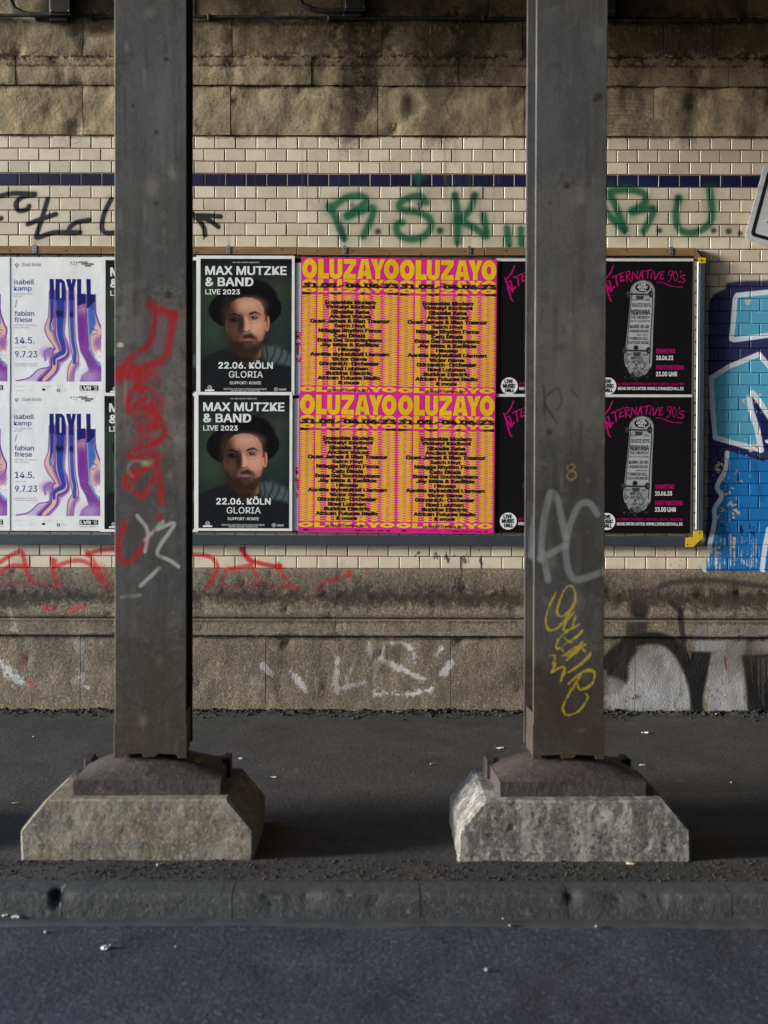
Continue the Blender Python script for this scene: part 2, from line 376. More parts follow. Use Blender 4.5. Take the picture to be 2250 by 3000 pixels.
# silver and black letters low on the base
SV = (168, 170, 174)
wc.poly([(1776, 1990), (1828, 2002), (1838, 1968), (1857, 1920), (1905, 1886), (1952, 1893), (2000, 1947), (2034, 2036), (2028, 2082), (1776, 2082)], SV, soft=12, alpha=.78, rough=5)
wc.poly([(2034, 1866), (2290, 1858), (2290, 1912), (2182, 1914), (2190, 1975), (2186, 2086), (2067, 2088), (2064, 2015), (2074, 1920), (2034, 1907)], SV, soft=12, alpha=.72, rough=5)
for p, wd, a in (([(1985, 1792), (2040, 1800), (2230, 1795)], 22, .22), ([(2050, 1840), (2250, 1834)], 26, .22), ([(1790, 1800), (1850, 1790)], 20, .15)): wc.stroke(p, wd, SV, soft=.9, alpha=a)
wc.wear(1770, 1860, 2250, 2090, 1.3, soft=.9)
wc.stroke([(1768, 1945), (1810, 1905), (1845, 1882), (1905, 1868), (1958, 1880), (2000, 1925), (2032, 2005), (2042, 2084)], 36, (8, 8, 10), soft=.35, alpha=1)
wc.poly([(1774, 1925), (1840, 1882), (1866, 1900), (1838, 1950), (1840, 1985), (1832, 2002), (1810, 1985), (1776, 1978)], (12, 12, 14), soft=8, alpha=1)
wc.ell(1869, 1785, 29, 25, (20, 20, 23), soft=.3, alpha=.95); wc.poly([(1832, 1822), (1898, 1822), (1890, 1870), (1828, 1880)], (24, 24, 26), soft=7, alpha=.85)
wc.stroke([(1965, 1765), (1989, 1792), (1996, 1840), (2006, 1925)], 18, (24, 24, 27), soft=.6, alpha=.9)
wc.poly([(2022, 1908), (2082, 1910), (2068, 1985), (2048, 2084), (2030, 2084)], (12, 12, 14), soft=5, alpha=1)
wc.poly([(2172, 1920), (2290, 1913), (2290, 2090), (2190, 2090), (2182, 1985)], (12, 12, 14), soft=5, alpha=1)
wc.stroke([(1925, 1724), (1965, 1706), (2075, 1699), (2180, 1710), (2260, 1722)], 17, (34, 33, 34), soft=.8, alpha=.8)
for i in range(14):
    x = rng.uniform(2195, 2250); wc.stroke([(x, 1925), (x + 1, rng.uniform(1980, 2075))], 1.6, (150, 140, 120), alpha=.5, curve=False)
wc.stroke([(2122, 1925), (2126, 1960)], 5, (130, 30, 40), soft=.8, alpha=.7)
# blue mural beyond the board
NV = (10, 22, 84); LB = (84, 166, 200); BB = (10, 112, 182); WT = (222, 232, 240)
wc.poly([(2074, 884), (2089, 861), (2122, 845), (2127, 828), (2163, 822), (2300, 819), (2300, 1672), (2050, 1672), (2060, 1600), (2070, 1500), (2072, 1300), (2072, 1000)], NV, soft=5, alpha=.97)
wc.poly([(2155, 866), (2300, 850), (2300, 975), (2140, 994)], LB, soft=2)
wc.poly([(2222, 1040), (2079, 1110), (2084, 1190), (2094, 1280), (2231, 1318), (2203, 1206), (2195, 1160), (2203, 1143), (2240, 1195), (2300, 1270), (2300, 1130), (2250, 1075)], LB, soft=2)
wc.poly([(2130, 1320), (2235, 1346), (2300, 1340), (2300, 1672), (2060, 1670), (2090, 1554), (2086, 1487), (2113, 1456), (2098, 1428), (2122, 1389)], BB, soft=3)
wc.poly([(2135, 1318), (2160, 1310), (2240, 1345), (2238, 1352)], NV, soft=3, alpha=.95)
wc.poly([(2205, 1160), (2224, 1186), (2260, 1235), (2262, 1330), (2240, 1322), (2216, 1230)], NV, soft=3)
wc.poly([(2195, 1350), (2215, 1352), (2240, 1470), (2225, 1470)], (8, 92, 158), soft=6, alpha=.7)
for p, wd in (([(2300, 850), (2158, 864), (2152, 874), (2146, 950), (2141, 992), (2150, 995), (2300, 975)], 15), ([(2262, 1085), (2222, 1037), (2133, 1074), (2082, 1106), (2085, 1190), (2094, 1282), (2158, 1300), (2228, 1318)], 15),
              ([(2228, 1318), (2216, 1253), (2200, 1206), (2193, 1165)], 17), ([(2203, 1150), (2224, 1177), (2256, 1226)], 16), ([(2244, 1292), (2262, 1300)], 10)):
    wc.stroke(p, wd, WT, soft=.2, alpha=.97, curve=False)
wc.stroke([(2128, 1326), (2124, 1373), (2099, 1424), (2112, 1454), (2092, 1490), (2090, 1538), (2060, 1668)], 14, WT, soft=.22, alpha=.96)
wc.stroke([(2250, 1550), (2240, 1600), (2231, 1668)], 15, WT, soft=.2, alpha=.96)
wc.wear(2095, 1410, 2180, 1530, .9); wc.wear(2080, 1560, 2250, 1672, 1.0, streak=True); wc.wear(2010, 1595, 2110, 1672, -.1, streak=True); wc.wear(2076, 1320, 2125, 1450, 1.3); wc.wear(2140, 870, 2260, 930, 1.9)
wc.wear(2080, 1000, 2250, 1600, 2.1)
for x, y in ((2111, 1545), (2118, 1545), (2168, 1550), (2172, 1556), (2195, 1548), (2205, 1552)): wc.stroke([(x, y - 12), (x + rng.uniform(-3, 8), y + 14)], 4, (10, 14, 40), alpha=.9, rough=.5, curve=False)
for i in range(24):
    x = rng.uniform(1205, 1420); y = rng.uniform(1600, 1645); wc.stroke([(x, y), (x + rng.normal(0, 2), y + rng.exponential(10) + 2)], rng.uniform(2, 5), (34, 40, 52), alpha=.8, rough=.5, curve=False)
# grime along the ledge of the base, and painted shade on its moulding
wc.stroke([(-20, 1722), (1125, 1726), (2290, 1732)], 90, (58, 50, 40), soft=.95, alpha=.4, rough=.15, curve=False)  # wide soft band: painted shade that rounds out the moulding
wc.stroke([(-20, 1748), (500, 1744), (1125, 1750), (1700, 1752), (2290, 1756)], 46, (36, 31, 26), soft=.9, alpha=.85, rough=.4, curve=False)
wc.stroke([(-20, 1818), (1125, 1822), (2290, 1826)], 5, (40, 34, 28), soft=.9, alpha=.6, rough=.6, curve=False)  # shade line painted in the groove below the torus
for i in range(22):
    x = rng.uniform(0, 2250); y = rng.uniform(1880, 2060); wc.ell(x, y, rng.uniform(30, 110), rng.uniform(20, 70), (58, 50, 40), soft=.95, alpha=rng.uniform(.1, .32))
wc.stroke([(-20, 1860), (1125, 1866), (2290, 1870)], 9, (40, 34, 28), soft=.9, alpha=.65, rough=.8, curve=False)  # shade line painted where the fillet meets the blocks
for i in range(26):
    x = rng.uniform(0, 2250); wc.stroke([(x, 1868), (x + rng.normal(0, 3), 1868 + rng.uniform(40, 190))], rng.uniform(8, 30), (52, 46, 38), soft=.95, alpha=rng.uniform(.12, .35), rough=.3, curve=False)
wall_img = wc.image('wall_paint_and_shade')

# ------------------------------------------------------------------ wall materials
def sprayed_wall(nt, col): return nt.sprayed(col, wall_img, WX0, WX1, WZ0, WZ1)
def mk_tile(name, c1, c2, dark):
    t = NT(name, 0.28, 0.5)
    r = t.rnd(); c = t.mix(r, c1, c2)
    c = t.mix(t.math('MULTIPLY', t.ramp(t.noise(5, 6, .65), [(.45, 0), (.75, 1)]), .35), c, dark)
    c = t.mix(t.math('MULTIPLY', t.ramp(t.noise(60, 3, .7), [(.62, 0), (.8, 1)]), .3), c, dark)
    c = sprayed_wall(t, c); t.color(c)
    t.roughness(t.math('ADD', .36, t.math('ADD', t.math('MULTIPLY', t.noise(18, 4), .14), t.math('MULTIPLY', t.paint_alpha, .2))))
    t.bump(t.noise(9, 2, .4), .0025, .5).bump(t.noise(90, 3, .6), .0006, .5)
    return t.m
M_TILE = mk_tile('glazed_cream_tile', (.74, .655, .515), (.57, .495, .38), (.27, .19, .105))
M_BLUE = mk_tile('glazed_blue_tile', (.008, .011, .062), (.004, .006, .034), (.010, .010, .022))
t = NT('tile_mortar', .95, .2)
c = t.mix(t.ramp(t.noise(1.3, 4), [(.35, 0), (.65, 1)]), (.40, .245, .165), (.23, .165, .12))
c = t.mix(t.ramp(t.noise(40, 5, .7), [(.5, 0), (.7, .8)]), c, (.10, .07, .05))
t.color(sprayed_wall(t, c)); t.bump(t.noise(120, 4, .7), .002, .8); M_MORTAR = t.m

t = NT('sandstone', .92, .25)
c = t.mix(t.ramp(t.noise(1.6, 5, .6, loc=(3, 0, 1)), [(.35, 0), (.65, 1)]), (.40, .312, .190), (.30, .258, .180))
c = t.mix(t.math('MULTIPLY', t.rnd(), .45), c, (.23, .18, .115))
c = t.speck(c, 2.6, .50, .62, .45, (.125, .105, .068), detail=7, rough=.65, stretch=(1.3, 1, .8))
c = t.speck(c, 2.2, .52, .64, .45, (.13, .125, .075), detail=6, rough=.65, stretch=(1.6, 1, .5), loc=(9, 2, 0))
c = t.speck(c, 12, .56, .66, .55, (.46, .40, .29), detail=6, rough=.75, dist=.5)
c = t.speck(c, 55, .52, .64, .6, (.10, .075, .046), detail=4, rough=.8)
c = t.speck(c, 24, .60, .68, .6, (.075, .058, .038), detail=6, rough=.8, loc=(2, 2, 7))
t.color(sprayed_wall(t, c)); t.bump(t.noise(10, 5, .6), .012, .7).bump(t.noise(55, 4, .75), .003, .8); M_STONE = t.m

t = NT('base_concrete', .9, .3)
c = t.mix(t.ramp(t.noise(2.2, 5, .6), [(.3, 0), (.7, 1)]), (.30, .250, .172), (.20, .168, .115))
c = t.mix(t.ramp(t.noise(230, 3, .8), [(.42, .8), (.56, 0)]), c, (.12, .10, .075))
c = t.mix(t.ramp(t.voro(170), [(.0, .6), (.35, 0)]), c, (.5, .47, .40))
c = t.mix(t.ramp(t.noise(4, 7, .75, stretch=(1.6, 1, .6), loc=(1, 4, 2)), [(.50, 0), (.64, .75)]), c, (.115, .092, .062))
c = t.mix(t.ramp(t.noise(70, 3, .8, loc=(5, 1, 1)), [(.48, 0), (.58, .75)]), c, (.10, .083, .058))
c = t.mix(t.ramp(t.noise(80, 3, .8, loc=(2, 8, 1)), [(.55, 0), (.66, .6)]), c, (.46, .41, .32))
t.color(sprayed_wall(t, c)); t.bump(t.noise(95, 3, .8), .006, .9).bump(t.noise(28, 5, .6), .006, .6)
t.roughness(t.math('SUBTRACT', .9, t.math('MULTIPLY', t.paint_alpha, .25))); M_BASE = t.m

# ================================================================== the abutment wall
TP, RP = 0.125, 0.0748                        # tile pitch and course height
ZT = P(1125, 401)[1]; ZB = ZT - 35 * RP       # top and bottom of the tiling
XO = P(25.5, 563)[0]; XE = P(54, 527)[0]      # joints of odd and even courses
XL, XR = -3.9, 34.0                           # the underpass runs from its open end to far beyond the frame
wall = empty('abutment_wall', (0, 0, 0))
tag(wall, 'tall abutment wall of cream tiles with sandstone courses above and a moulded base', 'wall', kind='thing')
MB().box(XL, XR, .0042, 1.2, ZB - .01, ZT + .005).build('mortar_bed', M_MORTAR, wall)

def tile_mesh(name, mat, w_, h_=RP - .0065):
    a, b = w_ / 2, h_ / 2; e = .0022
    v = [(sx * a, .008, sz * b) for sx, sz in ((-1, -1), (1, -1), (1, 1), (-1, 1))] + [(sx * a, .0022, sz * b) for sx, sz in ((-1, -1), (1, -1), (1, 1), (-1, 1))] + \
        [(sx * (a - e), 0, sz * (b - e)) for sx, sz in ((-1, -1), (1, -1), (1, 1), (-1, 1))]
    f = [(8, 9, 10, 11)] + [(i, (i + 1) % 4, (i + 1) % 4 + 4, i + 4) for i in range(4)] + [(i + 4, (i + 1) % 4 + 4, (i + 1) % 4 + 8, i + 8) for i in range(4)]
    me = bpy.data.meshes.new(name); me.from_pydata(v, [], f); me.update(); me.materials.append(mat); return me
ME_T = tile_mesh('tile', M_TILE, TP - .0065); ME_B = tile_mesh('blue_tile', M_BLUE, TP - .0065)
def proj(x, y, z):
    d = CR.transposed() @ (Vector((x, y, z)) - CAM); return IW / 2 + FPX * d.x / -d.z, IH / 2 - FPX * d.y / -d.z
def seen_share(x, z):
    n = 0
    for i in range(5):
        for k in range(3):
            px, py = proj(x + (i - 2) * .022, 0, z + (k - 1) * .025)
            if not (0 < px < 2250 and 0 < py < 3000): continue
            if 333 < px < 553 or 1537 < px < 1775: continue
            if px < 2062 and 724 < py < 1596: continue
            if px > 2190 + (690 - py) * .26 and 462 < py < 715: continue
            n += 1
    return n
cells = []
for r in range(35):
    z = ZT - (r + .5) * RP; off = (XO if r % 2 == 0 else XE) + TP / 2
    k0 = math.floor((-3.4 - off) / TP); k1 = math.ceil((3.4 - off) / TP)
    for k in range(k0, k1 + 1):
        x = off + k * TP; cells.append((seen_share(x, z), x, z, r == 3))
cells.sort(key=lambda q: -q[0])
nt_ = nb_ = 0; rest = MB()
for sc_, x, z, blue in cells:
    if sc_ > 0 and ((blue and nb_ < 300) or (not blue and nt_ < 300)):
        o = bpy.data.objects.new('blue_tile' if blue else 'tile', ME_B if blue else ME_T); link(o, wall)
        o.location = (x + rng.normal(0, .0005), rng.normal(0, .0005), z + rng.normal(0, .0005))
        o.rotation_euler = (rng.normal(0, .003), rng.normal(0, .003), rng.normal(0, .0035))
        if blue: nb_ += 1
        else: nt_ += 1
    elif not blue:
        rest.add([(x + v.co.x, v.co.y + rng.normal(0, .0003), z + v.co.z) for v in ME_T.vertices], [tuple(p.vertices) for p in ME_T.polygons])
    else:
        o = bpy.data.objects.new('blue_tile', ME_B); link(o, wall); o.location = (x, 0, z)
tag(rest.build('tile_field', M_TILE, wall), kind='stuff')

# sandstone courses
def slab(name, x0, x1, z0, z1, prof, seed, parent=wall, amp=.006, step=.025, mat=None, thick=.25):
    """a block with an uneven dressed face; prof(t) gives how far it stands proud at height share t"""
    nx = max(int((x1 - x0) / step), 3); nz = max(int((z1 - z0) / step), 4)
    v = []; f = []
    for j in range(nz + 1):
        for i in range(nx + 1):
            u, t_ = i / nx, j / nz; x = x0 + u * (x1 - x0); z = z0 + t_ * (z1 - z0)
            d = min(u * (x1 - x0), (1 - u) * (x1 - x0), t_ * (z1 - z0), (1 - t_) * (z1 - z0))
            edge = max(0, 1 - d / .014) ** 2 * max(0, .001 + .006 * n3(x, seed, z, 9))
            chip = min(max(0, fbm(x, seed, z, 6, 3, 5) - .42) * .035, .012)
            y = -prof(t_) + amp * (1.4 * fbm(x, seed * 3.1, z, 5, 4) + .5 * abs(fbm(x, seed, z, 3, 3, 8))) + edge + chip
            v.append((x, y, z))
    W = nx + 1
    for j in range(nz):
        for i in range(nx): f.append((j * W + i, j * W + i + 1, (j + 1) * W + i + 1, (j + 1) * W + i))
    nb = len(v); rim = [i for i in range(W)] + [j * W + nx for j in range(1, nz + 1)] + [nz * W + i for i in range(nx - 1, -1, -1)] + [j * W for j in range(nz - 1, 0, -1)]
    for i in rim: v.append((v[i][0], thick, v[i][2]))
    m = len(rim)
    for i in range(m): f.append((rim[i], nb + i, nb + (i + 1) % m, rim[(i + 1) % m]))
    return meshobj(name, v, f, mat or M_STONE, parent, smooth=True)
zA = P(1125, 254)[1]; zBt = P(1125, 171)[1]; zC = P(1125, 52)[1]; zD = 4.8
def xs(pxs, py, lo=-3.4, hi=3.4): return [lo] + [P(p, py)[0] for p in pxs] + [hi]
def flat(t): return .012
def band(t):                                              # string course: a fillet above a shallow slope
    return .05 if t > .70 else (.034 if t > .64 else .040 - .018 * (1 - t / .64) ** 2)
def upper(t): return .022
gaps = .0045
for pxs, py, z0, z1, pf, amp in (((-190, 243, 676, 1107, 1535, 1915, 2340), 330, ZT + .006, zA, flat, .009), ((-390, 49, 480, 914, 1343, 1740, 2132, 2500), 210, zA, zBt, band, .005),
                                 ((-190, 244, 681, 1119, 1530, 1943, 2350), 115, zBt, zC, upper, .008), ((-260, 140, 573, 1000, 1429, 1830, 2187), 20, zC, zD, upper, .008)):
    q = xs(pxs, py)
    for i in range(len(q) - 1):
        slab('stone', q[i] + gaps / 2, q[i + 1] - gaps / 2, z0 + gaps / 2, z1 - gaps / 2, (lambda t_, o_=rng.normal(0, .0018): pf(t_) + o_), py * .37, amp=amp)
M_JOINT = NT('stone_joint', .95, .1).color((.05, .038, .026)).m
MB().box(XL, XR, .03, 1.2, ZT + .006, zD).build('stone_backing', M_JOINT, wall)

# moulded base
def base_prof(z):                                          # how far the base stands proud at height z
    pts = [(ZB + .02, .004), (ZB, .012), (ZB - .005, .030), (.73, .040), (.705, .050), (.685, .066), (.668, .094), (.655, .104), (.63, .128), (.60, .143), (.58, .141), (.567, .134), (.563, .118), (.557, .118), (.553, .150), (.478, .152), (.472, .168), (.462, .168), (.458, .148), (.0, .160), (-.3, .160)]
    for (za, ya), (zb, yb) in zip(pts, pts[1:]):
        if zb <= z <= za: return ya + (yb - ya) * ((za - z) / max(za - zb, 1e-6))
    return .16
def base_piece(name, x0, x1, zs, seed, amp):
    nx = max(int((x1 - x0) / .02), 3); v = []; f = []; nz = len(zs)
    for j, z in enumerate(zs):
        for i in range(nx + 1):
            u = i / nx; x = x0 + u * (x1 - x0); d = min(u, 1 - u) * (x1 - x0)
            e = 0.0
            rough = max(0, 1 - abs(z - .70) / .045) * .010 * fbm(x, seed, z, 26, 3)
            chip = max(0, fbm(x, seed, z, 11, 3, 2) - .55) * .03
            v.append((x, -base_prof(z) + e + chip + rough + amp * fbm(x, seed, z, 7, 4), z))
    W = nx + 1
    for j in range(nz - 1):
        for i in range(nx): f.append(((j + 1) * W + i, (j + 1) * W + i + 1, j * W + i + 1, j * W + i))
    b = len(v); rim = list(range(W)) + [j * W + nx for j in range(1, nz)] + [(nz - 1) * W + i for i in range(nx - 1, -1, -1)] + [j * W for j in range(nz - 2, 0, -1)]
    for i in rim: v.append((v[i][0], .3, v[i][2]))
    m = len(rim)
    for i in range(m): f.append((rim[(i + 1) % m], b + (i + 1) % m, b + i, rim[i]))
    return meshobj(name, v, f, M_BASE, wall, smooth=True)
zm = [ZB - .003] + [float(z) for z in np.linspace(ZB - .008, .735, 5)] + [float(z) for z in np.linspace(.725, .58, 18)] + [.570, .567, .563, .557, .553, .550, .53, .50, .48, .478, .472, .462, .459]
q = xs((-300, 380, 986, 1560, 2057), 1780)
for i in range(len(q) - 1): base_piece('moulding', q[i] + .001, q[i + 1] - .001, zm, 3.3, .002)
zb_ = [.457] + [float(z) for z in np.linspace(.44, -.12, 22)]
q = [-3.4] + [P(p, 1960, -.15)[0] for p in (-330, 235, 778, 1320, 1860, 2400)] + [3.4]
for i in range(len(q) - 1): base_piece('base_block', q[i] + .0016, q[i + 1] - .0016, zb_, 40.0, .005)
MB().box(XL, -3.4, -.15, 1.2, -.3, ZB - .01).box(3.4, XR, -.15, 1.2, -.3, ZB - .01).box(-3.4, 3.4, -.02, 1.2, -.3, ZB - .011).build('base_core', M_BASE, wall)
MB().box(XL, -3.4, .001, .0041, ZB, ZT).box(3.4, XR, .001, .0041, ZB, ZT).build('tile_continuation', M_TILE, wall)

# ================================================================== ground, road, kerb, pavement, bridge above
t = NT('pavement_asphalt', .85, .35)
c = t.mix(t.ramp(t.noise(1.1, 5, .6), [(.35, 0), (.65, 1)]), (.050, .049, .046), (.025, .025, .025))
c = t.speck(c, 5, .52, .66, .7, (.026, .025, .024), detail=6, rough=.7, loc=(4, 1, 0))
c = t.speck(c, 45, .48, .60, .85, (.022, .021, .019), detail=3, rough=.8, loc=(6, 6, 0))
c = t.speck(c, 60, .56, .64, .75, (.100, .094, .085), detail=3, rough=.8, loc=(1, 6, 0))
c = t.speck(c, 1.7, .56, .62, .5, (.024, .023, .022), detail=7, rough=.6, loc=(2, 11, 0))
c = t.speck(c, 9, .60, .67, .6, (.11, .105, .095), detail=6, rough=.8, loc=(7, 3, 0))
t.color(c); t.bump(t.noise(60, 3, .8), .006, .9).bump(t.noise(12, 5, .65), .008, .6)
t.roughness(t.ramp(t.noise(3, 4), [(.3, .7), (.7, .95)])); M_PAVE = t.m
t = NT('road_asphalt', .78, .4)
c = t.mix(t.ramp(t.noise(.9, 5, .6, loc=(2, 7, 0)), [(.35, 0), (.65, 1)]), (.038, .045, .064), (.022, .026, .039))
c = t.speck(c, 4, .52, .68, .6, (.036, .037, .046), detail=6, rough=.7, loc=(8, 3, 0))
c = t.speck(c, 1.6, .56, .64, .5, (.030, .031, .038), detail=6, rough=.6, loc=(3, 9, 0))
c = t.speck(c, 2.1, .58, .66, .35, (.10, .103, .115), detail=7, rough=.65, loc=(12, 5, 0))
c = t.speck(c, 30, .46, .60, .85, (.022, .022, .028), detail=4, rough=.8, loc=(1, 6, 0))
c = t.speck(c, 42, .55, .64, .75, (.095, .10, .118), detail=3, rough=.8, loc=(9, 6, 0))
t.color(c); t.bump(t.noise(55, 3, .8), .006, .9).bump(t.noise(7, 4, .6), .010, .6); M_ROAD = t.m
t = NT('kerb_stone', .82, .35)
c = t.mix(t.rnd(), (.050, .054, .055), (.041, .045, .046))
c = t.speck(c, 6, .48, .64, .75, (.044, .043, .042), detail=6, rough=.75)
c = t.speck(c, 26, .55, .66, .7, (.026, .025, .025), detail=5, rough=.8, loc=(3, 1, 1))
c = t.speck(c, 40, .56, .66, .65, (.12, .118, .112), detail=4, rough=.8)
t.color(c); t.bump(t.noise(45, 4, .8), .006, .9).bump(t.noise(9, 4), .008, .6); M_KERB = t.m
t = NT('gutter_mortar', .75, .4)
c = t.mix(t.ramp(t.noise(12, 5, .7), [(.35, 0), (.7, 1)]), (.054, .058, .062), (.038, .042, .046))
t.color(c); t.bump(t.noise(90, 4, .7), .002, .7); M_GUT = t.m
t = NT('outdoor_ground', .95, .2); t.color(t.mix(t.noise(.2, 5), (.16, .155, .14), (.11, .11, .10))); M_OUT = t.m

YK = G(1125, 2581)[1]; YF = G(1125, 2617)[1]               # back and front edge of the kerb
ZR = -.092                                                  # the road lies below the pavement
def sheet(name, x0, x1, y0, y1, step, zf, mat, kind='structure'):
    nx = max(int((x1 - x0) / step), 1); ny = max(int((y1 - y0) / step), 1)
    v = [(x0 + (x1 - x0) * i / nx, y0 + (y1 - y0) * j / ny, 0) for j in range(ny + 1) for i in range(nx + 1)]
    v = [(x, y, zf(x, y)) for x, y, _ in v]
    f = [(j * (nx + 1) + i, j * (nx + 1) + i + 1, (j + 1) * (nx + 1) + i + 1, (j + 1) * (nx + 1) + i) for j in range(ny) for i in range(nx)]
    o = meshobj(name, v, f, mat, None, smooth=True); tag(o, kind=kind); return o
def zpave(x, y):
    e = max(0, 1 - abs(y + .19) / .16)                      # crumbling fillet along the wall
    f_ = max(0, 1 - (y - YK) / .10)
    return .004 * fbm(x, y, 0, 3, 3) + e * (.016 * fbm(x, y, 2, 14, 3) + .012) + f_ * (.004 * fbm(x, y, 5, 20, 3) - .003)
pave = sheet('pavement', -3.2, 3.2, YK, -.05, .028, zpave, M_PAVE)
tag(pave, 'dark worn asphalt pavement between the kerb and the wall', None)
def zroad(x, y): return ZR + .005 * fbm(x, y, 1, 4, 4) - .02 * 0
road = sheet('road', -3.2, 3.2, -9.6, YF - .035, .035, zroad, M_ROAD)
tag(road, 'coarse bluish dark asphalt road in front of the kerb', None)
fl = MB(); fl.box(-40, -3.2, -9.6, YF - .035, -.3, ZR); fl.box(3.2, 60, -9.6, YF - .035, -.3, ZR); fl.box(-40, 60, -13.5, -9.6, -.3, ZR)
o = fl.build('road', M_ROAD); tag(o, 'road surface running on beyond both ends of the underpass', kind='structure')
fp = MB(); fp.box(-40, -3.2, YK, -.05, -.3, 0); fp.box(3.2, 60, YK, -.05, -.3, 0)
tag(fp.build('pavement', M_PAVE), 'pavement running on beyond both ends of the view', kind='structure')
tag(sheet('gutter', -3.2, 3.2, YF - .10, YF + .01, .018, lambda x, y: ZR + .008 + .003 * fbm(x, y, 3, 9, 2) - .03 * max(0, (YF - .055 - y) / .045) ** 1.5, M_GUT), 'narrow smooth mortar gutter along the foot of the kerb', None)
gm = MB(); gm.v = [(-900, -900, -.31), (900, -900, -.31), (900, 900, -.31), (-900, 900, -.31)]; gm.f = [(0, 1, 2, 3)]
tag(gm.build('ground', M_OUT), 'open ground outside the underpass', kind='structure')
kerb = empty('kerb', (0, YK, 0)); tag(kerb, 'low worn kerb of grey stones between pavement and road', None, kind='structure')
KCHIP = [(G(p, 2630, 0)[0], w_, a_) for p, w_, a_ in ((150, .012, .034), (172, .03, .010), (850, .06, .012), (905, .03, .009), (1680, .02, .014), (1815, .06, .013), (1925, .07, .011))]
def kerb_stone(x0, x1, seed):
    nx = max(int((x1 - x0) / .012), 3); v = []; f = []
    prof = [(YK, -.05), (YK, -.004), (YK - .006, .001), (YK - .05, .002), (YK - .10, .001), (YF + .012, .0), (YF + .004, -.004), (YF + .0005, -.010), (YF - .001, -.035), (YF - .004, -.065), (YF - .007, -.12)]
    n = len(prof)
    for i in range(nx + 1):
        u = i / nx; x = x0 + u * (x1 - x0); d = min(u, 1 - u) * (x1 - x0); e = 0.0
        for k, (y, z) in enumerate(prof):
            ch = max(0, fbm(x, seed, k * .06, 9, 4) - .5) * .03 if 4 <= k <= 8 else 0
            for xh, wd, am in KCHIP:
                if 5 <= k <= 8: ch += am * math.exp(-((x - xh) / wd) ** 2) * (1 + .6 * n3(x, 0, k, 40)) * (1.0 if k < 8 else .3)
            w_ = .004 * fbm(x, seed, k * .05, 12, 3)
            v.append((x, y + (ch + e * .6 + w_ * .5 if k >= 4 else 0) - YK, z - (ch * .5 + e if 0 < k < 9 else 0) + (w_ * .4 if 1 < k < 8 else 0)))
    for i in range(nx):
        for k in range(n - 1): f.append((i * n + k, i * n + k + 1, (i + 1) * n + k + 1, (i + 1) * n + k))
    f.append(tuple(range(n))); f.append(tuple(range(nx * n + n - 1, nx * n - 1, -1)))
    o = meshobj('kerb_stone', v, f, M_KERB, kerb, smooth=True); return o
kx = [G(p, 2640, 0)[0] for p in (-900, -380, 160, 671, 1233, 1674, 2162, 2700, 3200)]
for i in range(len(kx) - 1): kerb_stone(kx[i] + .0014, kx[i + 1] - .0014, 1.7)
MB().box(-40, kx[0], YF - YK, 0, -.3, -.001).box(kx[-1], 60, YF - YK, 0, -.3, -.001).box(kx[0], kx[-1], YF - YK + .03, -.001, -.3, -.03).build('kerb_run', M_KERB, kerb)

# bridge overhead: the deck that keeps the light out, girders on the column row, far abutment
t = NT('bridge_steel', .8, .3); t.color(t.mix(t.noise(2, 5), (.09, .085, .08), (.055, .05, .045))); M_STEELDK = t.m
t = NT('far_wall', .9, .3); t.color(t.mix(t.noise(1.5, 5), (.16, .15, .13), (.10, .09, .08))); M_FAR = t.m
deck = empty('bridge_deck', (0, -6, 4.8)); tag(deck, 'railway bridge deck overhead that shades the underpass', 'bridge')
def dpart(name, mb, mat):
    mb.v = [(x, y + 6, z - 4.8) for x, y, z in mb.v]; return mb.build(name, mat, deck)
dpart('soffit', MB().box(XL, XR, -13.5, 1.2, 4.8, 5.5), M_STEELDK)
# ================================================================== steel columns on concrete plinths
PF = G(400, 2520)[1]                                        # front face of the plinths
PZ = .222                                                   # plinth height
CZ = .336                                                   # top of the iron foot
COLX = [P(437, 2300, PF + .18)[0], P(1660, 2300, PF + .18)[0]]
PITCHX = COLX[1] - COLX[0]
opp = MB().box(XL, XR, -14.5, -13.5, -.3, 4.8)
tag(opp.build('abutment_wall', M_FAR), 'plain far abutment wall on the other side of the road behind the viewer', 'wall', kind='thing')

def col_fx(cx, Y):
    def fx(px, py):
        x, z = P(px, py, Y); return (x - cx + .15) / .0022, (3.4 - z) / .0022
    return fx
YCF = PF + .18                                              # front of the column flange
cU = ((YCF - CAM.y) / FPX) / .0022
c1 = Canvas(int(.3 / .0022), int(3.1 / .0022), col_fx(COLX[0], YCF), cU)
for q_, c_, al in (([(330, 870), (545, 900), (545, 1330), (330, 1300)], (150, 146, 136), .22), ([(330, 60), (545, 40), (545, 420), (330, 380)], (92, 96, 104), .3), ([(330, 1330), (545, 1350), (545, 1700), (330, 1700)], (52, 47, 40), .35), ([(360, 1900), (520, 1880), (545, 2230), (330, 2230)], (50, 38, 25), .5), ([(470, 1180), (545, 1160), (545, 1420), (480, 1400)], (150, 146, 134), .2)):
    c1.poly(q_, c_, soft=60, alpha=al, rough=22)
for i in range(46): c1.ell(rng.uniform(336, 540), rng.uniform(0, 2200), rng.uniform(3, 20), rng.uniform(4, 30), (46, 38, 30) if rng.random() < .6 else (136, 132, 122), soft=.9, alpha=rng.uniform(.12, .4))
R2 = (162, 16, 24)
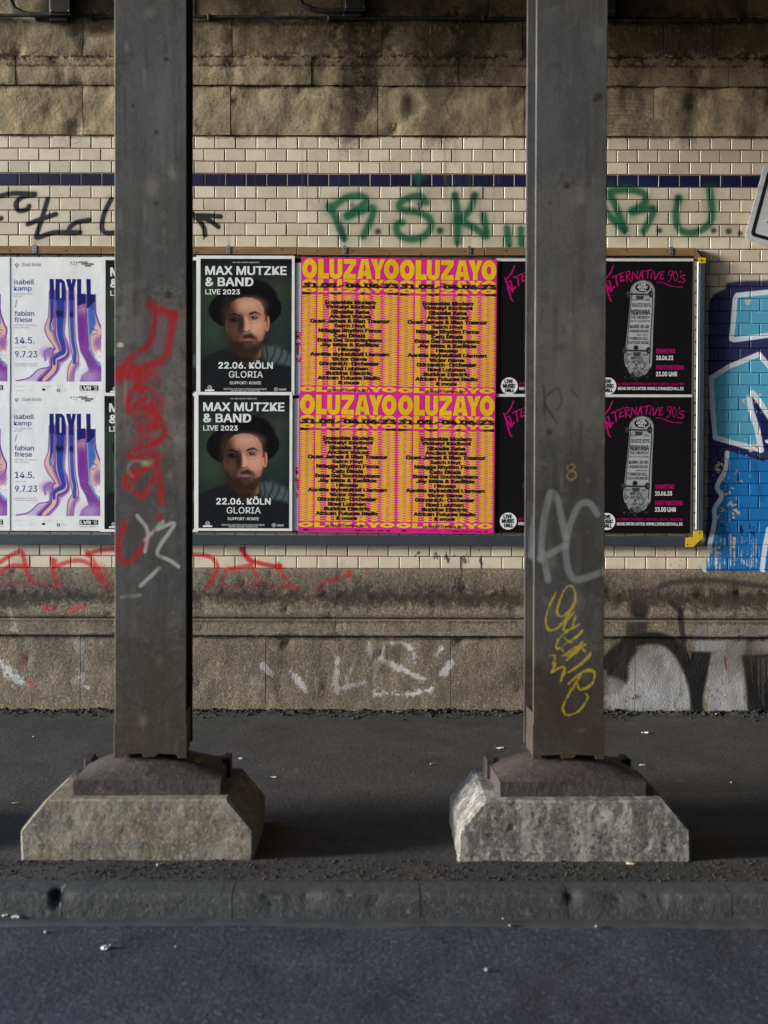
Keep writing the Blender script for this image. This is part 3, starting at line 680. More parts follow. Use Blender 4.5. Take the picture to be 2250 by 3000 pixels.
reds = ([(800, 350), (830, 370), (822, 450), (800, 560), (700, 640), (620, 740)], [(930, 400), (905, 540), (880, 640), (780, 690), (640, 745)], [(815, 365), (930, 410)], [(640, 700), (640, 760)],
        [(700, 680), (745, 760), (690, 850), (690, 930), (760, 860), (780, 780)], [(720, 700), (740, 800), (800, 850)], [(730, 900), (820, 930), (840, 1000), (740, 1020), (730, 960)], [(790, 840), (840, 960), (880, 1040), (830, 1100), (720, 1140), (700, 1180), (820, 1160), (850, 1210), (760, 1250), (680, 1330), (670, 1290), (740, 1240)],
        [(690, 1340), (760, 1390), (800, 1330), (850, 1260), (860, 1400), (850, 1510), (800, 1600), (720, 1720), (660, 1745), (635, 1700), (640, 1600), (675, 1520)])
for p in reds: c1.stroke([(x * .5425, 700 + y * .5425) for x, y in p], 17, R2, soft=.95, alpha=.92, haze=.14, rough=.2)
c1.ell(425, 1115, 34, 40, R2, soft=.6, alpha=.8); c1.ell(425, 1235, 32, 34, R2, soft=.6, alpha=.65); c1.ell(415, 1300, 30, 26, R2, soft=.7, alpha=.5); c1.ell(440, 1180, 34, 26, R2, soft=.7, alpha=.6); c1.ell(378, 1090, 30, 22, R2, soft=.5, alpha=.7)
c1.wear(336, 880, 545, 1700, .6, soft=1.0)
W2 = (168, 166, 162)
for p, a in (([(397, 1510), (427, 1554), (420, 1615)], .9), ([(420, 1581), (450, 1550), (472, 1527)], .8), ([(455, 1550), (505, 1533), (462, 1600), (458, 1625), (490, 1640), (517, 1659)], .95), ([(461, 1663), (407, 1715)], .9), ([(353, 1748), (405, 1742)], .35), ([(425, 1355), (385, 1350), (370, 1375), (385, 1395)], .35)):
    c1.stroke(p, 11, W2, soft=.4, alpha=a)
c1.ell(348, 1010, 9, 7, (205, 195, 170), soft=.5, alpha=.9); c1.ell(362, 1150, 5, 40, (150, 140, 115), soft=.8, alpha=.5); c1.ell(425, 1358, 16, 10, (190, 185, 120), soft=.8, alpha=.5)
for x, y, r in ((488, 862, 9), (453, 386, 6), (452, 595, 7), (482, 172, 6), (384, 310, 4), (468, 806, 4)): c1.dot(x, y, r, (30, 24, 20), soft=.7, alpha=.85)
for p in ([(478, 105), (482, 150)], [(420, 70), (424, 200)], [(510, 300), (508, 500)]): c1.stroke(p, 8, (40, 38, 38), soft=.9, alpha=.3)
for i in range(60): c1.dot(rng.uniform(336, 540), rng.uniform(1700, 2200), rng.uniform(1, 2.6), (150, 145, 130), alpha=rng.uniform(.1, .5))
for i in range(16):
    x = rng.uniform(340, 536); y = rng.uniform(0, 2100); c1.stroke([(x, y), (x + rng.normal(0, 4), y + rng.uniform(60, 320))], rng.uniform(6, 26), (44, 38, 32), soft=.95, alpha=rng.uniform(.1, .3))
IM1 = c1.image('column_paint')
c2 = Canvas(int(.3 / .0022), int(3.1 / .0022), col_fx(COLX[1], YCF), cU)
for q_, c_, al in (([(1570, 60), (1790, 40), (1790, 500), (1570, 480)], (88, 92, 100), .3), ([(1570, 1290), (1790, 1290), (1790, 1750), (1570, 1700)], (50, 46, 40), .35), ([(1570, 1950), (1790, 1930), (1790, 2230), (1570, 2230)], (48, 37, 25), .5)):
    c2.poly(q_, c_, soft=50, alpha=al, rough=22)
for i in range(46): c2.ell(rng.uniform(1580, 1778), rng.uniform(0, 2200), rng.uniform(3, 20), rng.uniform(4, 30), (44, 37, 30) if rng.random() < .6 else (132, 128, 120), soft=.9, alpha=rng.uniform(.12, .4))
SV2 = (140, 143, 143)
for p in ([(1579, 1638), (1586, 1540), (1605, 1447), (1624, 1455), (1636, 1500), (1651, 1574)], [(1745, 1505), (1725, 1476), (1705, 1472), (1687, 1486), (1664, 1540), (1653, 1600), (1655, 1640), (1664, 1678), (1690, 1697), (1772, 1670)], [(1579, 1634), (1651, 1597)], [(1584, 1615), (1600, 1697)]):
    c2.stroke(p, 20, SV2, soft=.4, alpha=.62)
YE = (176, 158, 44)
for p in ([(735, 345), (700, 420), (692, 480), (715, 510), (760, 480), (815, 390), (812, 330), (785, 320), (755, 370), (740, 430), (760, 450), (800, 420)], [(815, 430), (780, 470), (770, 510), (800, 500), (820, 450)], [(835, 485), (790, 510), (745, 550), (740, 590), (790, 560), (850, 520)],
          [(760, 590), (790, 620), (850, 560), (830, 590), (780, 640), (862, 570)], [(705, 618), (732, 622), (722, 655), (735, 650), (715, 692)], [(715, 690), (772, 668), (752, 742)], [(882, 610), (840, 660), (790, 690), (862, 640), (885, 618)],
          [(790, 742), (850, 690), (900, 690), (892, 740), (842, 767), (828, 742)], [(845, 700), (790, 790), (765, 840), (780, 875), (830, 862), (872, 805), (865, 785)], [(770, 540), (800, 560), (850, 510)], [(765, 620), (830, 580), (860, 600)]):
    c2.stroke([(1125 + x * .678, 1500 + y * .678) for x, y in p], 5.6, YE, soft=.4, alpha=.88, rough=.42)
for p in ([(530, 1285), (500, 1300), (510, 1325), (545, 1330), (550, 1360), (520, 1375), (497, 1355), (520, 1325), (545, 1305), (530, 1285)],): c2.stroke([(1400 + x * .5124, 700 + y * .5124) for x, y in p], 5, (150, 140, 50), alpha=.75)
for p in ([(365, 840), (372, 1000)], [(440, 850), (372, 920), (440, 1050)], [(450, 850), (470, 930), (440, 980)], [(520, 860), (560, 900)]): c2.stroke([(1400 + x * .5124, 700 + y * .5124) for x, y in p], 5, (30, 30, 34), alpha=.7)
c2.poly([(1570, 900), (1790, 880), (1790, 1285), (1570, 1285)], (120, 115, 105), soft=30, alpha=.26, rough=12)
c2.poly([(1570, 560), (1790, 560), (1790, 720), (1570, 700)], (120, 118, 112), soft=40, alpha=.2, rough=14)
for x, y, r in ((1604, 1264, 8), (1656, 543, 8), (1750, 280, 10), (1738, 290, 6), (1605, 595, 4)): c2.dot(x, y, r, (44, 28, 18), soft=.8, alpha=.8)
for i in range(50): c2.dot(rng.uniform(1580, 1780), rng.uniform(900, 2200), rng.uniform(1, 2.6), (140, 138, 128), alpha=rng.uniform(.1, .5))
for i in range(16):
    x = rng.uniform(1580, 1775); y = rng.uniform(0, 2100); c2.stroke([(x, y), (x + rng.normal(0, 4), y + rng.uniform(60, 320))], rng.uniform(6, 26), (42, 38, 34), soft=.95, alpha=rng.uniform(.1, .3))
IM2 = c2.image('column_paint')
def col_mat(img):
    t = NT('column_paint', .6, .4)
    c = t.mix(t.ramp(t.noise(1.6, 6, .65), [(.38, 0), (.62, 1)]), (.090, .088, .087), (.060, .058, .056))
    c = t.speck(c, 5, .50, .66, .7, (.052, .048, .040), detail=7, rough=.7, stretch=(1, 1, .3), loc=(3, 1, 5))
    c = t.speck(c, 14, .55, .66, .6, (.125, .122, .116), detail=6, rough=.75, loc=(2, 2, 9))
    c = t.speck(c, 22, .56, .68, .45, (.050, .043, .036), detail=5, rough=.75, loc=(7, 2, 2))
    c = t.speck(c, 60, .64, .70, .6, (.18, .17, .16), detail=4, rough=.8)
    c = t.speck(c, 45, .62, .70, .8, (.050, .026, .015), detail=4, rough=.8, loc=(5, 5, 5))
    c = t.speck(c, 14, .50, .64, .55, (.050, .045, .040), detail=5, rough=.7, stretch=(1.4, 1.4, .07), loc=(1, 1, 3))
    c = t.speck(c, 17, .54, .66, .4, (.13, .128, .122), detail=5, rough=.7, stretch=(1.4, 1.4, .10), loc=(8, 1, 3))
    sp = t.n('ShaderNodeSeparateXYZ'); t.l(t.pos(), sp.inputs[0])
    foot = t.math('MULTIPLY', t.math('SUBTRACT', 1.0, sp.outputs['Z'], True), 1.5, True)          # rust and moss near the foot
    c = t.mix(t.math('MULTIPLY', foot, t.ramp(t.noise(9, 6, .7), [(.35, .25), (.6, 1)])), c, (.060, .043, .024))
    if img: c = t.sprayed(c, img, -.15, .15, 3.4 - 3.1, 3.4, space='object')
    t.color(c); t.bump(t.noise(6, 3, .5), .004, .5).bump(t.noise(60, 3, .7), .0012, .7)
    t.roughness(t.ramp(t.noise(8, 5), [(.3, .5), (.7, .75)])); return t.m
t = NT('cast_iron', .7, .4)
c = t.mix(t.ramp(t.noise(7, 6, .7), [(.35, 0), (.65, 1)]), (.066, .054, .050), (.040, .031, .029))
c = t.mix(t.ramp(t.noise(60, 5, .75), [(.55, 0), (.72, .6)]), c, (.13, .115, .105)); c = t.speck(c, 14, .54, .66, .7, (.11, .088, .074), detail=6, rough=.75, loc=(3, 3, 3)); c = t.speck(c, 24, .54, .64, .7, (.022, .018, .017), detail=5, rough=.8, loc=(9, 3, 3)); t.color(c); t.bump(t.noise(30, 5, .75), .006, .9); M_IRON = t.m
def conc(name, a, b, pits, white):
    t = NT(name, .9, .3)
    c = t.mix(t.ramp(t.noise(4, 6, .65), [(.35, 0), (.65, 1)]), a, b)
    c = t.speck(c, 3, .45, .60, .85, (.105, .096, .078), detail=6, rough=.7, stretch=(.2, 1, 6), loc=(1, 2, 3))
    c = t.speck(c, 9, .48, .57, white, (.42, .41, .375), detail=6, rough=.75, stretch=(1.8, 1, .7), loc=(7, 1, 3))
    c = t.speck(c, 7, .52, .62, .6, (.13, .125, .11), detail=6, rough=.75, loc=(4, 4, 1))
    c = t.speck(c, 26, .56, .63, pits, (.045, .042, .036), detail=4, rough=.8, loc=(0, 3, 0))
    c = t.mix(t.ramp(t.voro(38), [(.0, pits), (.10, pits), (.17, 0)]), c, (.05, .045, .04))
    c = t.speck(c, 60, .54, .64, .6, (.36, .34, .30), detail=3, rough=.8)
    t.color(c); t.bump(t.noise(45, 4, .7), .004, .8).bump(t.noise(10, 4, .6), .004, .5); return t.m
M_PL1 = conc('plinth_concrete', (.225, .185, .132), (.15, .126, .090), .5, .3)
M_PL2 = conc('plinth_concrete_limed', (.145, .138, .125), (.085, .083, .078), .95, .68)
PW, PTL, PTR, PD = .845, .66, .66, .60
def plinth(cx, mat, label, seed, rz):
    hw = PW / 2; th = PTL / 2
    prof = [(-hw, -.10), (-hw, .108), (-th, PZ), (th, PZ), (hw, .112), (hw, -.10)]
    mb = MB().prism(prof, 0, PD)
    o = mb.build('concrete_plinth', mat); me = o.data
    bm = bmesh.new(); bm.from_mesh(me)
    bmesh.ops.bevel(bm, geom=[e for e in bm.edges if e.calc_face_angle(0) > .3], offset=.008, segments=1, affect='EDGES')
    bmesh.ops.triangulate(bm, faces=[f for f in bm.faces if len(f.verts) > 4])
    for _ in range(40):
        es = [e for e in bm.edges if e.calc_length() > .05]
        if not es: break
        bmesh.ops.subdivide_edges(bm, edges=es, cuts=1, use_grid_fill=False)
        bmesh.ops.triangulate(bm, faces=[f for f in bm.faces if len(f.verts) > 3])
    for v in bm.verts:
        p = v.co; d = v.normal * (.0025 * fbm(p.x, p.y, p.z, 8, 4, seed))
        top = max(0, 1 - abs(p.z - PZ) / .012)
        if top == 0: v.co += d + v.normal * (-.012 * max(0, fbm(p.x, p.y, p.z, 14, 3, seed + 3) - .5))
        if p.z < .05 and p.y < .05: v.co.x += .006 * n3(p.x, 0, p.z, 30, seed)
    bm.to_mesh(me); bm.free()
    me.polygons.foreach_set('use_smooth', [False] * len(me.polygons))
    o.location = (cx, PF, 0); o.rotation_euler = (0, 0, rz)
    tag(o, label, 'plinth', 'concrete plinths under the steel columns'); return o
FW = .266; FD = .27
def column(cx, mat, label, rz, full=True):
    r = empty('steel_column', (cx, YCF + FD / 2, 0), (0, 0, rz))
    tag(r, label, 'column', 'steel columns carrying the bridge'); h = FW / 2; zt = 4.399
    def part(name, mb, m, **k): return mb.build(name, m, r, **k)
    # local y runs from -FD/2 (front) to +FD/2
    f = MB().box(-h, h, 0, .016, CZ + .02, zt).build('flange', mat, None, bevel=.002); f.parent = r; f.location = (0, -FD / 2, 0)
    f = MB().box(-h, h, -.016, 0, CZ + .02, zt).build('flange', mat, None, bevel=.002); f.parent = r; f.location = (0, FD / 2, 0)
    part('web', MB().box(-.045, -.033, -FD / 2 + .0165, FD / 2 - .0165, CZ + .02, zt).box(.033, .045, -FD / 2 + .0165, FD / 2 - .0165, CZ + .02, zt), mat)
    zc = CZ + .135
    pl = MB()                                               # shoe plates wrapped round the foot, with ragged lower edge
    ed = [(-h - .003, CZ + .004), (-h + .028, CZ + .004), (-h + .032, CZ + .018), (-.03, CZ + .020), (-.025, CZ + .006), (.02, CZ + .008), (.03, CZ + .02), (h - .034, CZ + .016), (h - .030, CZ + .002), (h + .003, CZ + .002), (h + .003, zc), (-h - .003, zc)]
    pl.prism(ed, -FD / 2 - .006, -FD / 2 - .0005); part('shoe_plate', pl, mat, bevel=.0015)
    for s in (-1, 1):
        part('side_plate', MB().box(s * (h - .012) - .004, s * (h - .012) + .004, -FD / 2 + .017, FD / 2 - .017, CZ + .005, zc + .03), mat)
    # cast iron foot: a rim with a cushion of four curved faces
    n = 12; v = []; fc = []; hw, hd = .265, .245
    for j in range(n + 1):
        for i in range(n + 1):
            a, b = -1 + 2 * i / n, -1 + 2 * j / n; m_ = max(abs(a), abs(b))
            s = min(max((1 - m_) / (1 - .50), 0), 1)
            z = PZ + .055 + (CZ - PZ - .055) * min(1, 1.22 * (1 - abs(a) ** 2.1) * (1 - abs(b) ** 2.1))
            v.append((a * hw, b * hd, z))
    for j in range(n):
        for i in range(n): fc.append((j * (n + 1) + i, j * (n + 1) + i + 1, (j + 1) * (n + 1) + i + 1, (j + 1) * (n + 1) + i))
    ft = MB().add(v, fc)
    ft.box(-hw - .004, hw + .004, -hd - .004, hd + .004, PZ - .004, PZ + .0545)
    o = part('iron_foot', ft, M_IRON)
    for pg in o.data.polygons: pg.use_smooth = abs(pg.normal.z) > .2 and pg.area < .01
    for s in (-1, 1):
        part('foot_lug', MB().box(s * hw + (-.012 if s > 0 else -.02), s * hw + (.02 if s > 0 else .012), hd * .35, hd * .8, PZ - .003, PZ + .075), M_IRON, bevel=.004)
    return r
M_C1, M_C2, M_C0 = col_mat(IM1), col_mat(IM2), col_mat(None)
RZ = math.radians(2.2)
column(COLX[0], M_C1, 'grey steel column with a blurred red and white spray-painted scrawl', RZ)
column(COLX[1], M_C2, 'grey steel column with yellow scribble and faint silver letters', RZ)
plx = [P(401, 2480, PF)[0], P(1684, 2480, PF)[0]]
plinth(plx[0], M_PL1, 'beige concrete plinth with smooth front under the red-sprayed column', 1.0, math.radians(.5))
plinth(plx[1], M_PL2, 'pitted grey-white concrete plinth under the yellow-scribbled column', 2.0, math.radians(.5))
column(COLX[0] - PITCHX, M_C0, 'steel column next to the view whose plinth shadow falls in at the lower-left edge', RZ)
plinth(plx[0] - PITCHX, M_PL1, 'concrete plinth next to the view casting the shadow at the lower-left edge', 3.0, 0)
dpart('girder', MB().box(XL + .02, XR - .02, YCF, YCF + FD, 4.4, 4.799), M_STEELDK)

# ================================================================== poster board
YB = -.030                                                   # front of the board
t = NT('weathered_wood', .8, .3)
c = t.mix(t.ramp(t.noise(6, 6, .7, stretch=(.5, 3, 9)), [(.3, 0), (.7, 1)]), (.30, .175, .085), (.20, .115, .055))
c = t.mix(t.ramp(t.noise(40, 5, .7, stretch=(.12, 1, 3)), [(.5, 0), (.7, .7)]), c, (.10, .055, .028))
c = t.mix(t.ramp(t.noise(2, 5, .6), [(.45, 0), (.7, .6)]), c, (.12, .085, .055)); t.color(c); t.bump(t.noise(60, 5, .7, stretch=(.1, 1, 2)), .002, .7); M_WOOD = t.m
t = NT('slate_blue_steel', .55, .45)
c = t.mix(t.ramp(t.noise(5, 6, .7), [(.35, 0), (.7, 1)]), (.028, .036, .050), (.045, .054, .068)); c = t.mix(t.ramp(t.noise(70, 5, .8), [(.6, 0), (.72, .7)]), c, (.10, .10, .10))
t.color(c); t.bump(t.noise(60, 4), .001, .5); M_SLATE = t.m
t = NT('galvanised', .45, .5); t.b.inputs['Metallic'].default_value = .7; t.color(t.mix(t.noise(40, 4), (.42, .41, .39), (.28, .27, .25))); M_GALV = t.m
t = NT('aluminium_tube', .35, .5); t.b.inputs['Metallic'].default_value = .8; c = t.mix(t.noise(14, 5, stretch=(1, 1, .3)), (.32, .35, .40), (.20, .22, .26)); t.color(c); M_ALU = t.m
t = NT('yellow_paint', .5, .5); c = t.mix(t.ramp(t.noise(40, 5, .75), [(.62, 0), (.7, .9)]), (.66, .47, .02), (.12, .09, .03)); t.color(c); M_YEL = t.m
M_HOLE = NT('dark_hole', .9, .1).color((.012, .011, .010)).m
M_BOARD = NT('board_panel', .8, .3).color((.020, .021, .024)).m
bx0 = P(-600, 760)[0]; bxr = P(2030, 1100, YB)[0]
zpt = P(1125, 756, YB)[1]; zpb = P(1125, 1561, YB)[1]
board = empty('poster_board', ((bx0 + bxr) / 2, -.01, zpb)); tag(board, 'long poster board with wooden top rail, slate lower rail and yellow corner brackets', 'board')
def bpart(name, mb, mat, **k):
    b = board.location; mb.v = [(x - b.x, y - b.y, z - b.z) for x, y, z in mb.v]; return mb.build(name, mat, board, **k)
bpart('panel', MB().box(bx0, bxr, YB + .004, -.004, zpb + .004, zpt - .002), M_BOARD)
zr0 = P(1125, 748, YB)[1]; zr1 = P(1125, 725, YB)[1]
rails = [bx0] + [P(p, 736, YB)[0] for p in (298, 870, 1420)] + [P(2038, 736, YB)[0]]
for i in range(4):
    o = bpart('wooden_rail', MB().box(rails[i] + .002, rails[i + 1] - .002, YB - .012, -.002, zr0 + rng.normal(0, .002), zr1 + rng.normal(0, .002)), M_WOOD, bevel=.002)
    nh = MB()
    for k in range(5):
        x = rails[i] + (k + .5) / 5 * (rails[i + 1] - rails[i]) + rng.normal(0, .03); z = (zr0 + zr1) / 2 + rng.normal(0, .008)
        nh.prism([(x + .004 * math.cos(a), z + .004 * math.sin(a)) for a in np.linspace(0, 2 * math.pi, 7)[:-1]], YB - .0135, YB - .0118)
    b = board.location; nh.v = [(x - b.x, y - b.y, z - b.z) for x, y, z in nh.v]; nh.build('nail_head', M_HOLE, o)
# mitred end of the rail with its bracket
bpart('rail_end', MB().prism([(P(2040, 0, YB)[0], zr0 - .012), (P(2061, 0, YB)[0], zr0 - .030), (P(2061, 0, YB)[0], zr0 - .015), (P(2040, 0, YB)[0], zr1)], YB - .012, -.002), M_WOOD)
for px in (103, 670, 1010, 1375, 1965):
    x = P(px, 735, YB)[0]; m = MB().box(x - .011, x + .011, YB - .0155, YB - .0125, zr0 + .006, zr1 - .004).box(x - .011, x + .011, YB - .0155, -.001, zr1 + .003, zr1 + .006).box(x - .011, x + .011, YB - .0155, YB - .0125, zr1 - .004, zr1 + .006)
    o = bpart('clip', m, M_GALV); h = MB()
    for zz in (zr0 + .016, zr1 - .012): h.prism([(x + .004 * math.cos(a), zz + .004 * math.sin(a)) for a in np.linspace(0, 2 * math.pi, 9)[:-1]], YB - .0165, YB - .0154)
    b = board.location; h.v = [(p[0] - b.x, p[1] - b.y, p[2] - b.z) for p in h.v]; h.build('screw_hole', M_HOLE, o)
zl1 = P(1125, 1569, YB)[1]; zl0 = P(1125, 1597, YB)[1]
bpart('lower_rail', MB().box(bx0, P(2010, 1580, YB)[0], YB - .010, -.002, zl0, zl1), M_SLATE, bevel=.002)
xp0 = P(2032, 1100, YB)[0]; xp1 = P(2040, 1100, YB)[0]; xp2 = P(2047, 1100, YB)[0]; xp3 = P(2062, 1100, YB)[0]
zpo0 = P(2040, 1556, YB)[1]; zpo1 = P(2040, 768, YB)[1]
o = bpart('edge_strip', MB().box(xp0 - .004, xp1, YB - .002, -.002, zpo0, zpo1 + .006), NT('pale_strip', .8, .3).color((.30, .26, .19)).m)
for k in range(22):
    h = MB(); z = zpo0 + (k + .5) / 22 * (zpo1 - zpo0); x = (xp0 + xp1) / 2 + .001
    h.box(x - .004, x + .004, YB - .0035, YB - .0018, z - .005, z + .005)
    b = board.location; h.v = [(p[0] - b.x, p[1] - b.y, p[2] - b.z) for p in h.v]; h.build('hole', M_HOLE, o)
bpart('tube', MB().tube([((xp1 + xp2) / 2, YB - .004, zpo0 + .01), ((xp1 + xp2) / 2, YB - .004, zpo1)], .0075, 10), M_ALU, smooth=True)
bpart('side_rail', MB().box(xp2, xp3, YB - .012, -.002, zpo0, zpo1), M_SLATE, bevel=.0015)
zy0, zy1 = P(2050, 772, YB)[1], P(2050, 756, YB)[1]
o = bpart('corner_bracket', MB().box(P(2045, 760, YB)[0], xp3 + .003, YB - .016, YB - .0125, zy0, zy1), M_YEL)
zy2, zy3, zy4 = P(2030, 1555, YB)[1], P(2030, 1578, YB)[1], P(2030, 1602, YB)[1]
xa, xb, xc, xd = (P(p, 1580, YB)[0] for p in (2007, 2029, 2036, 2057))
bpart('corner_bracket', MB().prism([(xa, zy4), (xb, zy4), (xd, zy4 + .055), (xd, zy2), (xb, zy2), (xb, zy3 + .01), (xa, zy3 + .006)], YB - .018, YB - .0145), M_YEL)
hm = MB()
for x, z in (((xa + .008), zy4 + .014), ((xd - .022), zy2 - .012), (P(2053, 764, YB)[0], (zy0 + zy1) / 2)):
    hm.prism([(x + .005 * math.cos(a), z + .004 * math.sin(a)) for a in np.linspace(0, 2 * math.pi, 9)[:-1]], YB - .0195, YB - .0158)
bpart('bracket_screw', hm, M_HOLE)

# ------------------------------------------------------------------ lettering
FONT = None
try:
    import os
    FONT = bpy.data.fonts.load(os.path.join(bpy.utils.resource_path('LOCAL'), 'datafiles', 'fonts', 'Inter.woff2'))
except Exception:
    FONT = None
_tc = {}
def glyphs(s, bold=0.0, shear=0.0, space=1.0):
    k = (s, bold, shear, space)
    if k not in _tc:
        cu = bpy.data.curves.new('lettering', 'FONT'); cu.body = s
        if FONT: cu.font = FONT
        cu.resolution_u = 3; cu.fill_mode = 'FRONT'; cu.shear = shear; cu.space_character = space
        ob = bpy.data.objects.new('lettering', cu)
        me = bpy.data.meshes.new_from_object(ob)
        v = np.array([tuple(p.co)[:2] for p in me.vertices], np.float32).reshape(-1, 2); f = [tuple(p.vertices) for p in me.polygons]
        bpy.data.objects.remove(ob); bpy.data.curves.remove(cu); bpy.data.meshes.remove(me)
        if bold:
            n = len(v); vv = []; ff = []
            for q, (dx, dy) in enumerate(((0, 0), (-1, -.8), (1, -.8), (1, .8), (-1, .8))):
                vv.append(v + np.array([dx * bold, dy * bold], np.float32)); ff += [tuple(i + q * n for i in t_) for t_ in f]
            v = np.vstack(vv); f = ff; v = np.hstack([v, np.repeat(np.arange(5), n)[:, None] * 2e-5]).astype(np.float32)
        else: v = np.hstack([v, np.zeros((len(v), 1))]).astype(np.float32)
        _tc[k] = (v, f)
    return _tc[k]
def polyO(x0, x1, y0, y1, t=.32, n=20):
    cx, cy, rx, ry = (x0 + x1) / 2, (y0 + y1) / 2, (x1 - x0) / 2, (y1 - y0) / 2; v = []; f = []
    for i in range(n):
        a = 2 * math.pi * i / n; v.append((cx + rx * math.cos(a), cy + ry * math.sin(a))); v.append((cx + rx * t * math.cos(a), cy + ry * (t + .1) * math.sin(a)))
    for i in range(n):
        j = (i + 1) % n; f.append((2 * i, 2 * j, 2 * j + 1, 2 * i + 1))
    return v, f
def oluzayo():
    """the wide yellow word in a unit box, y down"""
    v = []; f = []
    def add(vv, ff):
        b = len(v); v.extend(vv); f.extend(tuple(i + b for i in q) for q in ff)
    def pl(*p): add(list(p), [tuple(range(len(p)))])
    X = lambda c: (c - 68) / (1525 - 68)
    add(*polyO(X(68), X(293), 0, 1)); x0, x1 = X(308), X(470); m = X(390)
    pl((x0, .02), (m, .02), (m, .72), (x0, .72)); pl((x0, .72), (x1, .72), (x1, .98), (x0, .98))
    x0, x1 = X(478), X(672); a, b = X(548), X(602); pl((x0, .02), (a, .02), (a, .7), (x0, .7)); pl((b, .02), (x1, .02), (x1, .7), (b, .7))
    cx = (x0 + x1) / 2; ro = (x1 - x0) / 2; ri = (b - a) / 2; vv = []; ff = []
    for i in range(9):
        q = math.pi * i / 8; vv += [(cx + ro * math.cos(q), .7 + .3 * math.sin(q)), (cx + ri * math.cos(q), .7 + .07 * math.sin(q))]
    add(vv, [(2 * i, 2 * i + 1, 2 * i + 3, 2 * i + 2) for i in range(8)])
    x0, x1 = X(693), X(880); pl((x0, .02), (x1, .02), (x1, .25), (x0, .25)); pl((x0, .75), (x1, .75), (x1, .98), (x0, .98)); pl((X(800), .25), (x1, .25), (X(780), .75), (x0, .75))
    x0, x1, c = X(895), X(1120), X(1007); pl((X(960), .02), (X(1010), .02), (X(975), .98), (x0, .98)); pl((X(1010), .02), (X(1060), .02), (x1, .98), (X(1040), .98)); pl((X(990), .60), (X(1030), .60), (X(1036), .82), (X(982), .82))
    pl((X(1000), .02), (X(1020), .02), (X(1016), .3), (X(1003), .3))
    pl((X(1108), .02), (X(1190), .02), (X(1243), .62), (X(1172), .62)); pl((X(1240), .02), (X(1315), .02), (X(1243), .62), (X(1200), .55)); pl((X(1172), .6), (X(1243), .6), (X(1243), .98), (X(1172), .98))
    add(*polyO(X(1300), X(1525), 0, 1))
    return np.array(v, np.float32), f
OLU = oluzayo()
class Print:
    """flat printed shapes in the units of one poster: map (x right, y down) to metres"""
    def __init__(s, fx, y): s.fx, s.y, s.v, s.f, s.cut = fx, y, [], [], []
    def put(s, v, f, x0, x1, y0, y1, flip=True):
        a = v.min(0); b = v.max(0); n = len(s.v); s.cut.append((n, len(s.f)))
        for p in v:
            u = (p[0] - a[0]) / max(b[0] - a[0], 1e-6); t_ = (p[1] - a[1]) / max(b[1] - a[1], 1e-6)
            if flip: t_ = 1 - t_
            x, z = s.fx(x0 + u * (x1 - x0), y0 + t_ * (y1 - y0)); s.v.append((x, s.y - (p[2] if len(p) > 2 else 0), z))
        s.f += [tuple(i + n for i in q) for q in f]; return s
    def text(s, string, x0, x1, y0, y1, bold=0.0, **k): return s.put(*glyphs(string, bold, **k), x0, x1, y0, y1)
    def word(s, x0, x1, y0, y1): return s.put(*OLU, x0, x1, y0, y1, flip=False)
    def rect(s, x0, x1, y0, y1): return s.put(np.array([(0, 0), (1, 0), (1, 1), (0, 1)], np.float32), [(0, 1, 2, 3)], x0, x1, y0, y1)
    def disc(s, cx, cy, r, ri=None):
        if ri is not None:
            v, f = polyO(0, 1, 0, 1, ri, 24)
            v = [((p[0]), p[1]) for p in v]; v = np.array(v)
            c = v - .5; q = np.hypot(c[:, 0], c[:, 1]); c[q < .499] *= (ri * .5 / q[q < .499])[:, None]; v = c + .5
            return s.put(v.astype(np.float32), f, cx - r, cx + r, cy - r, cy + r)
        v = [(.5 + .5 * math.cos(a), .5 + .5 * math.sin(a)) for a in np.linspace(0, 2 * math.pi, 29)[:-1]]
        return s.put(np.array(v, np.float32), [tuple(range(28))], cx - r, cx + r, cy - r, cy + r)
    def mesh(s, name, mat):
        me = bpy.data.meshes.new(name); me.from_pydata(s.v, [], s.f); me.update(); me.materials.append(mat)
        return name, me
    def pieces(s, name, mat):
        """every word or line a mesh of its own"""
        out = []
        for i, (n0, f0) in enumerate(s.cut):
            n1, f1 = s.cut[i + 1] if i + 1 < len(s.cut) else (len(s.v), len(s.f))
            me = bpy.data.meshes.new(name); me.from_pydata(s.v[n0:n1], [], [tuple(k - n0 for k in q) for q in s.f[f0:f1]]); me.update(); me.materials.append(mat); out.append((name, me))
        return out
def ink(name, c, rough=.75):
    t = NT(name, rough, .06); k = t.mix(t.ramp(t.noise(9, 5, .6), [(.3, 0), (.7, .12)]), c, tuple(x * .6 for x in c)); t.color(k)
    t.bump(t.noise(2.5, 4, .55), .03, .3); return t.m
M_PAPER = ink('white_paper', (.80, .80, .79)); M_PINK = ink('pink_print', srgb(222, 44, 146)); M_YINK = ink('yellow_ink', srgb(236, 190, 22)); M_BLACK = ink('black_ink', (.016, .014, .014))
M_WINK = ink('white_ink', (.76, .77, .77)); M_NAVY = ink('navy_ink', (.055, .045, .26)); M_GREY = ink('grey_ink', (.42, .40, .45)); M_CORAL = ink('coral_ink', (.75, .36, .28)); M_MAG = ink('magenta_ink', srgb(176, 12, 106)); M_ORNG = ink('orange_ink', srgb(216, 78, 42)); M_CREAMY = ink('old_paper', (.66, .67, .66))
PWD, PHT = .594, .841
def art_mat(name, img):
    t = NT(name, .75, .06); tc = t.n('ShaderNodeTexCoord'); im = t.n('ShaderNodeTexImage', image=img, interpolation='Cubic'); t.l(tc.outputs['UV'], im.inputs['Vector'])
    t.color(im.outputs['Color']); t.bump(t.noise(2.5, 4, .55), .03, .3); return t.m
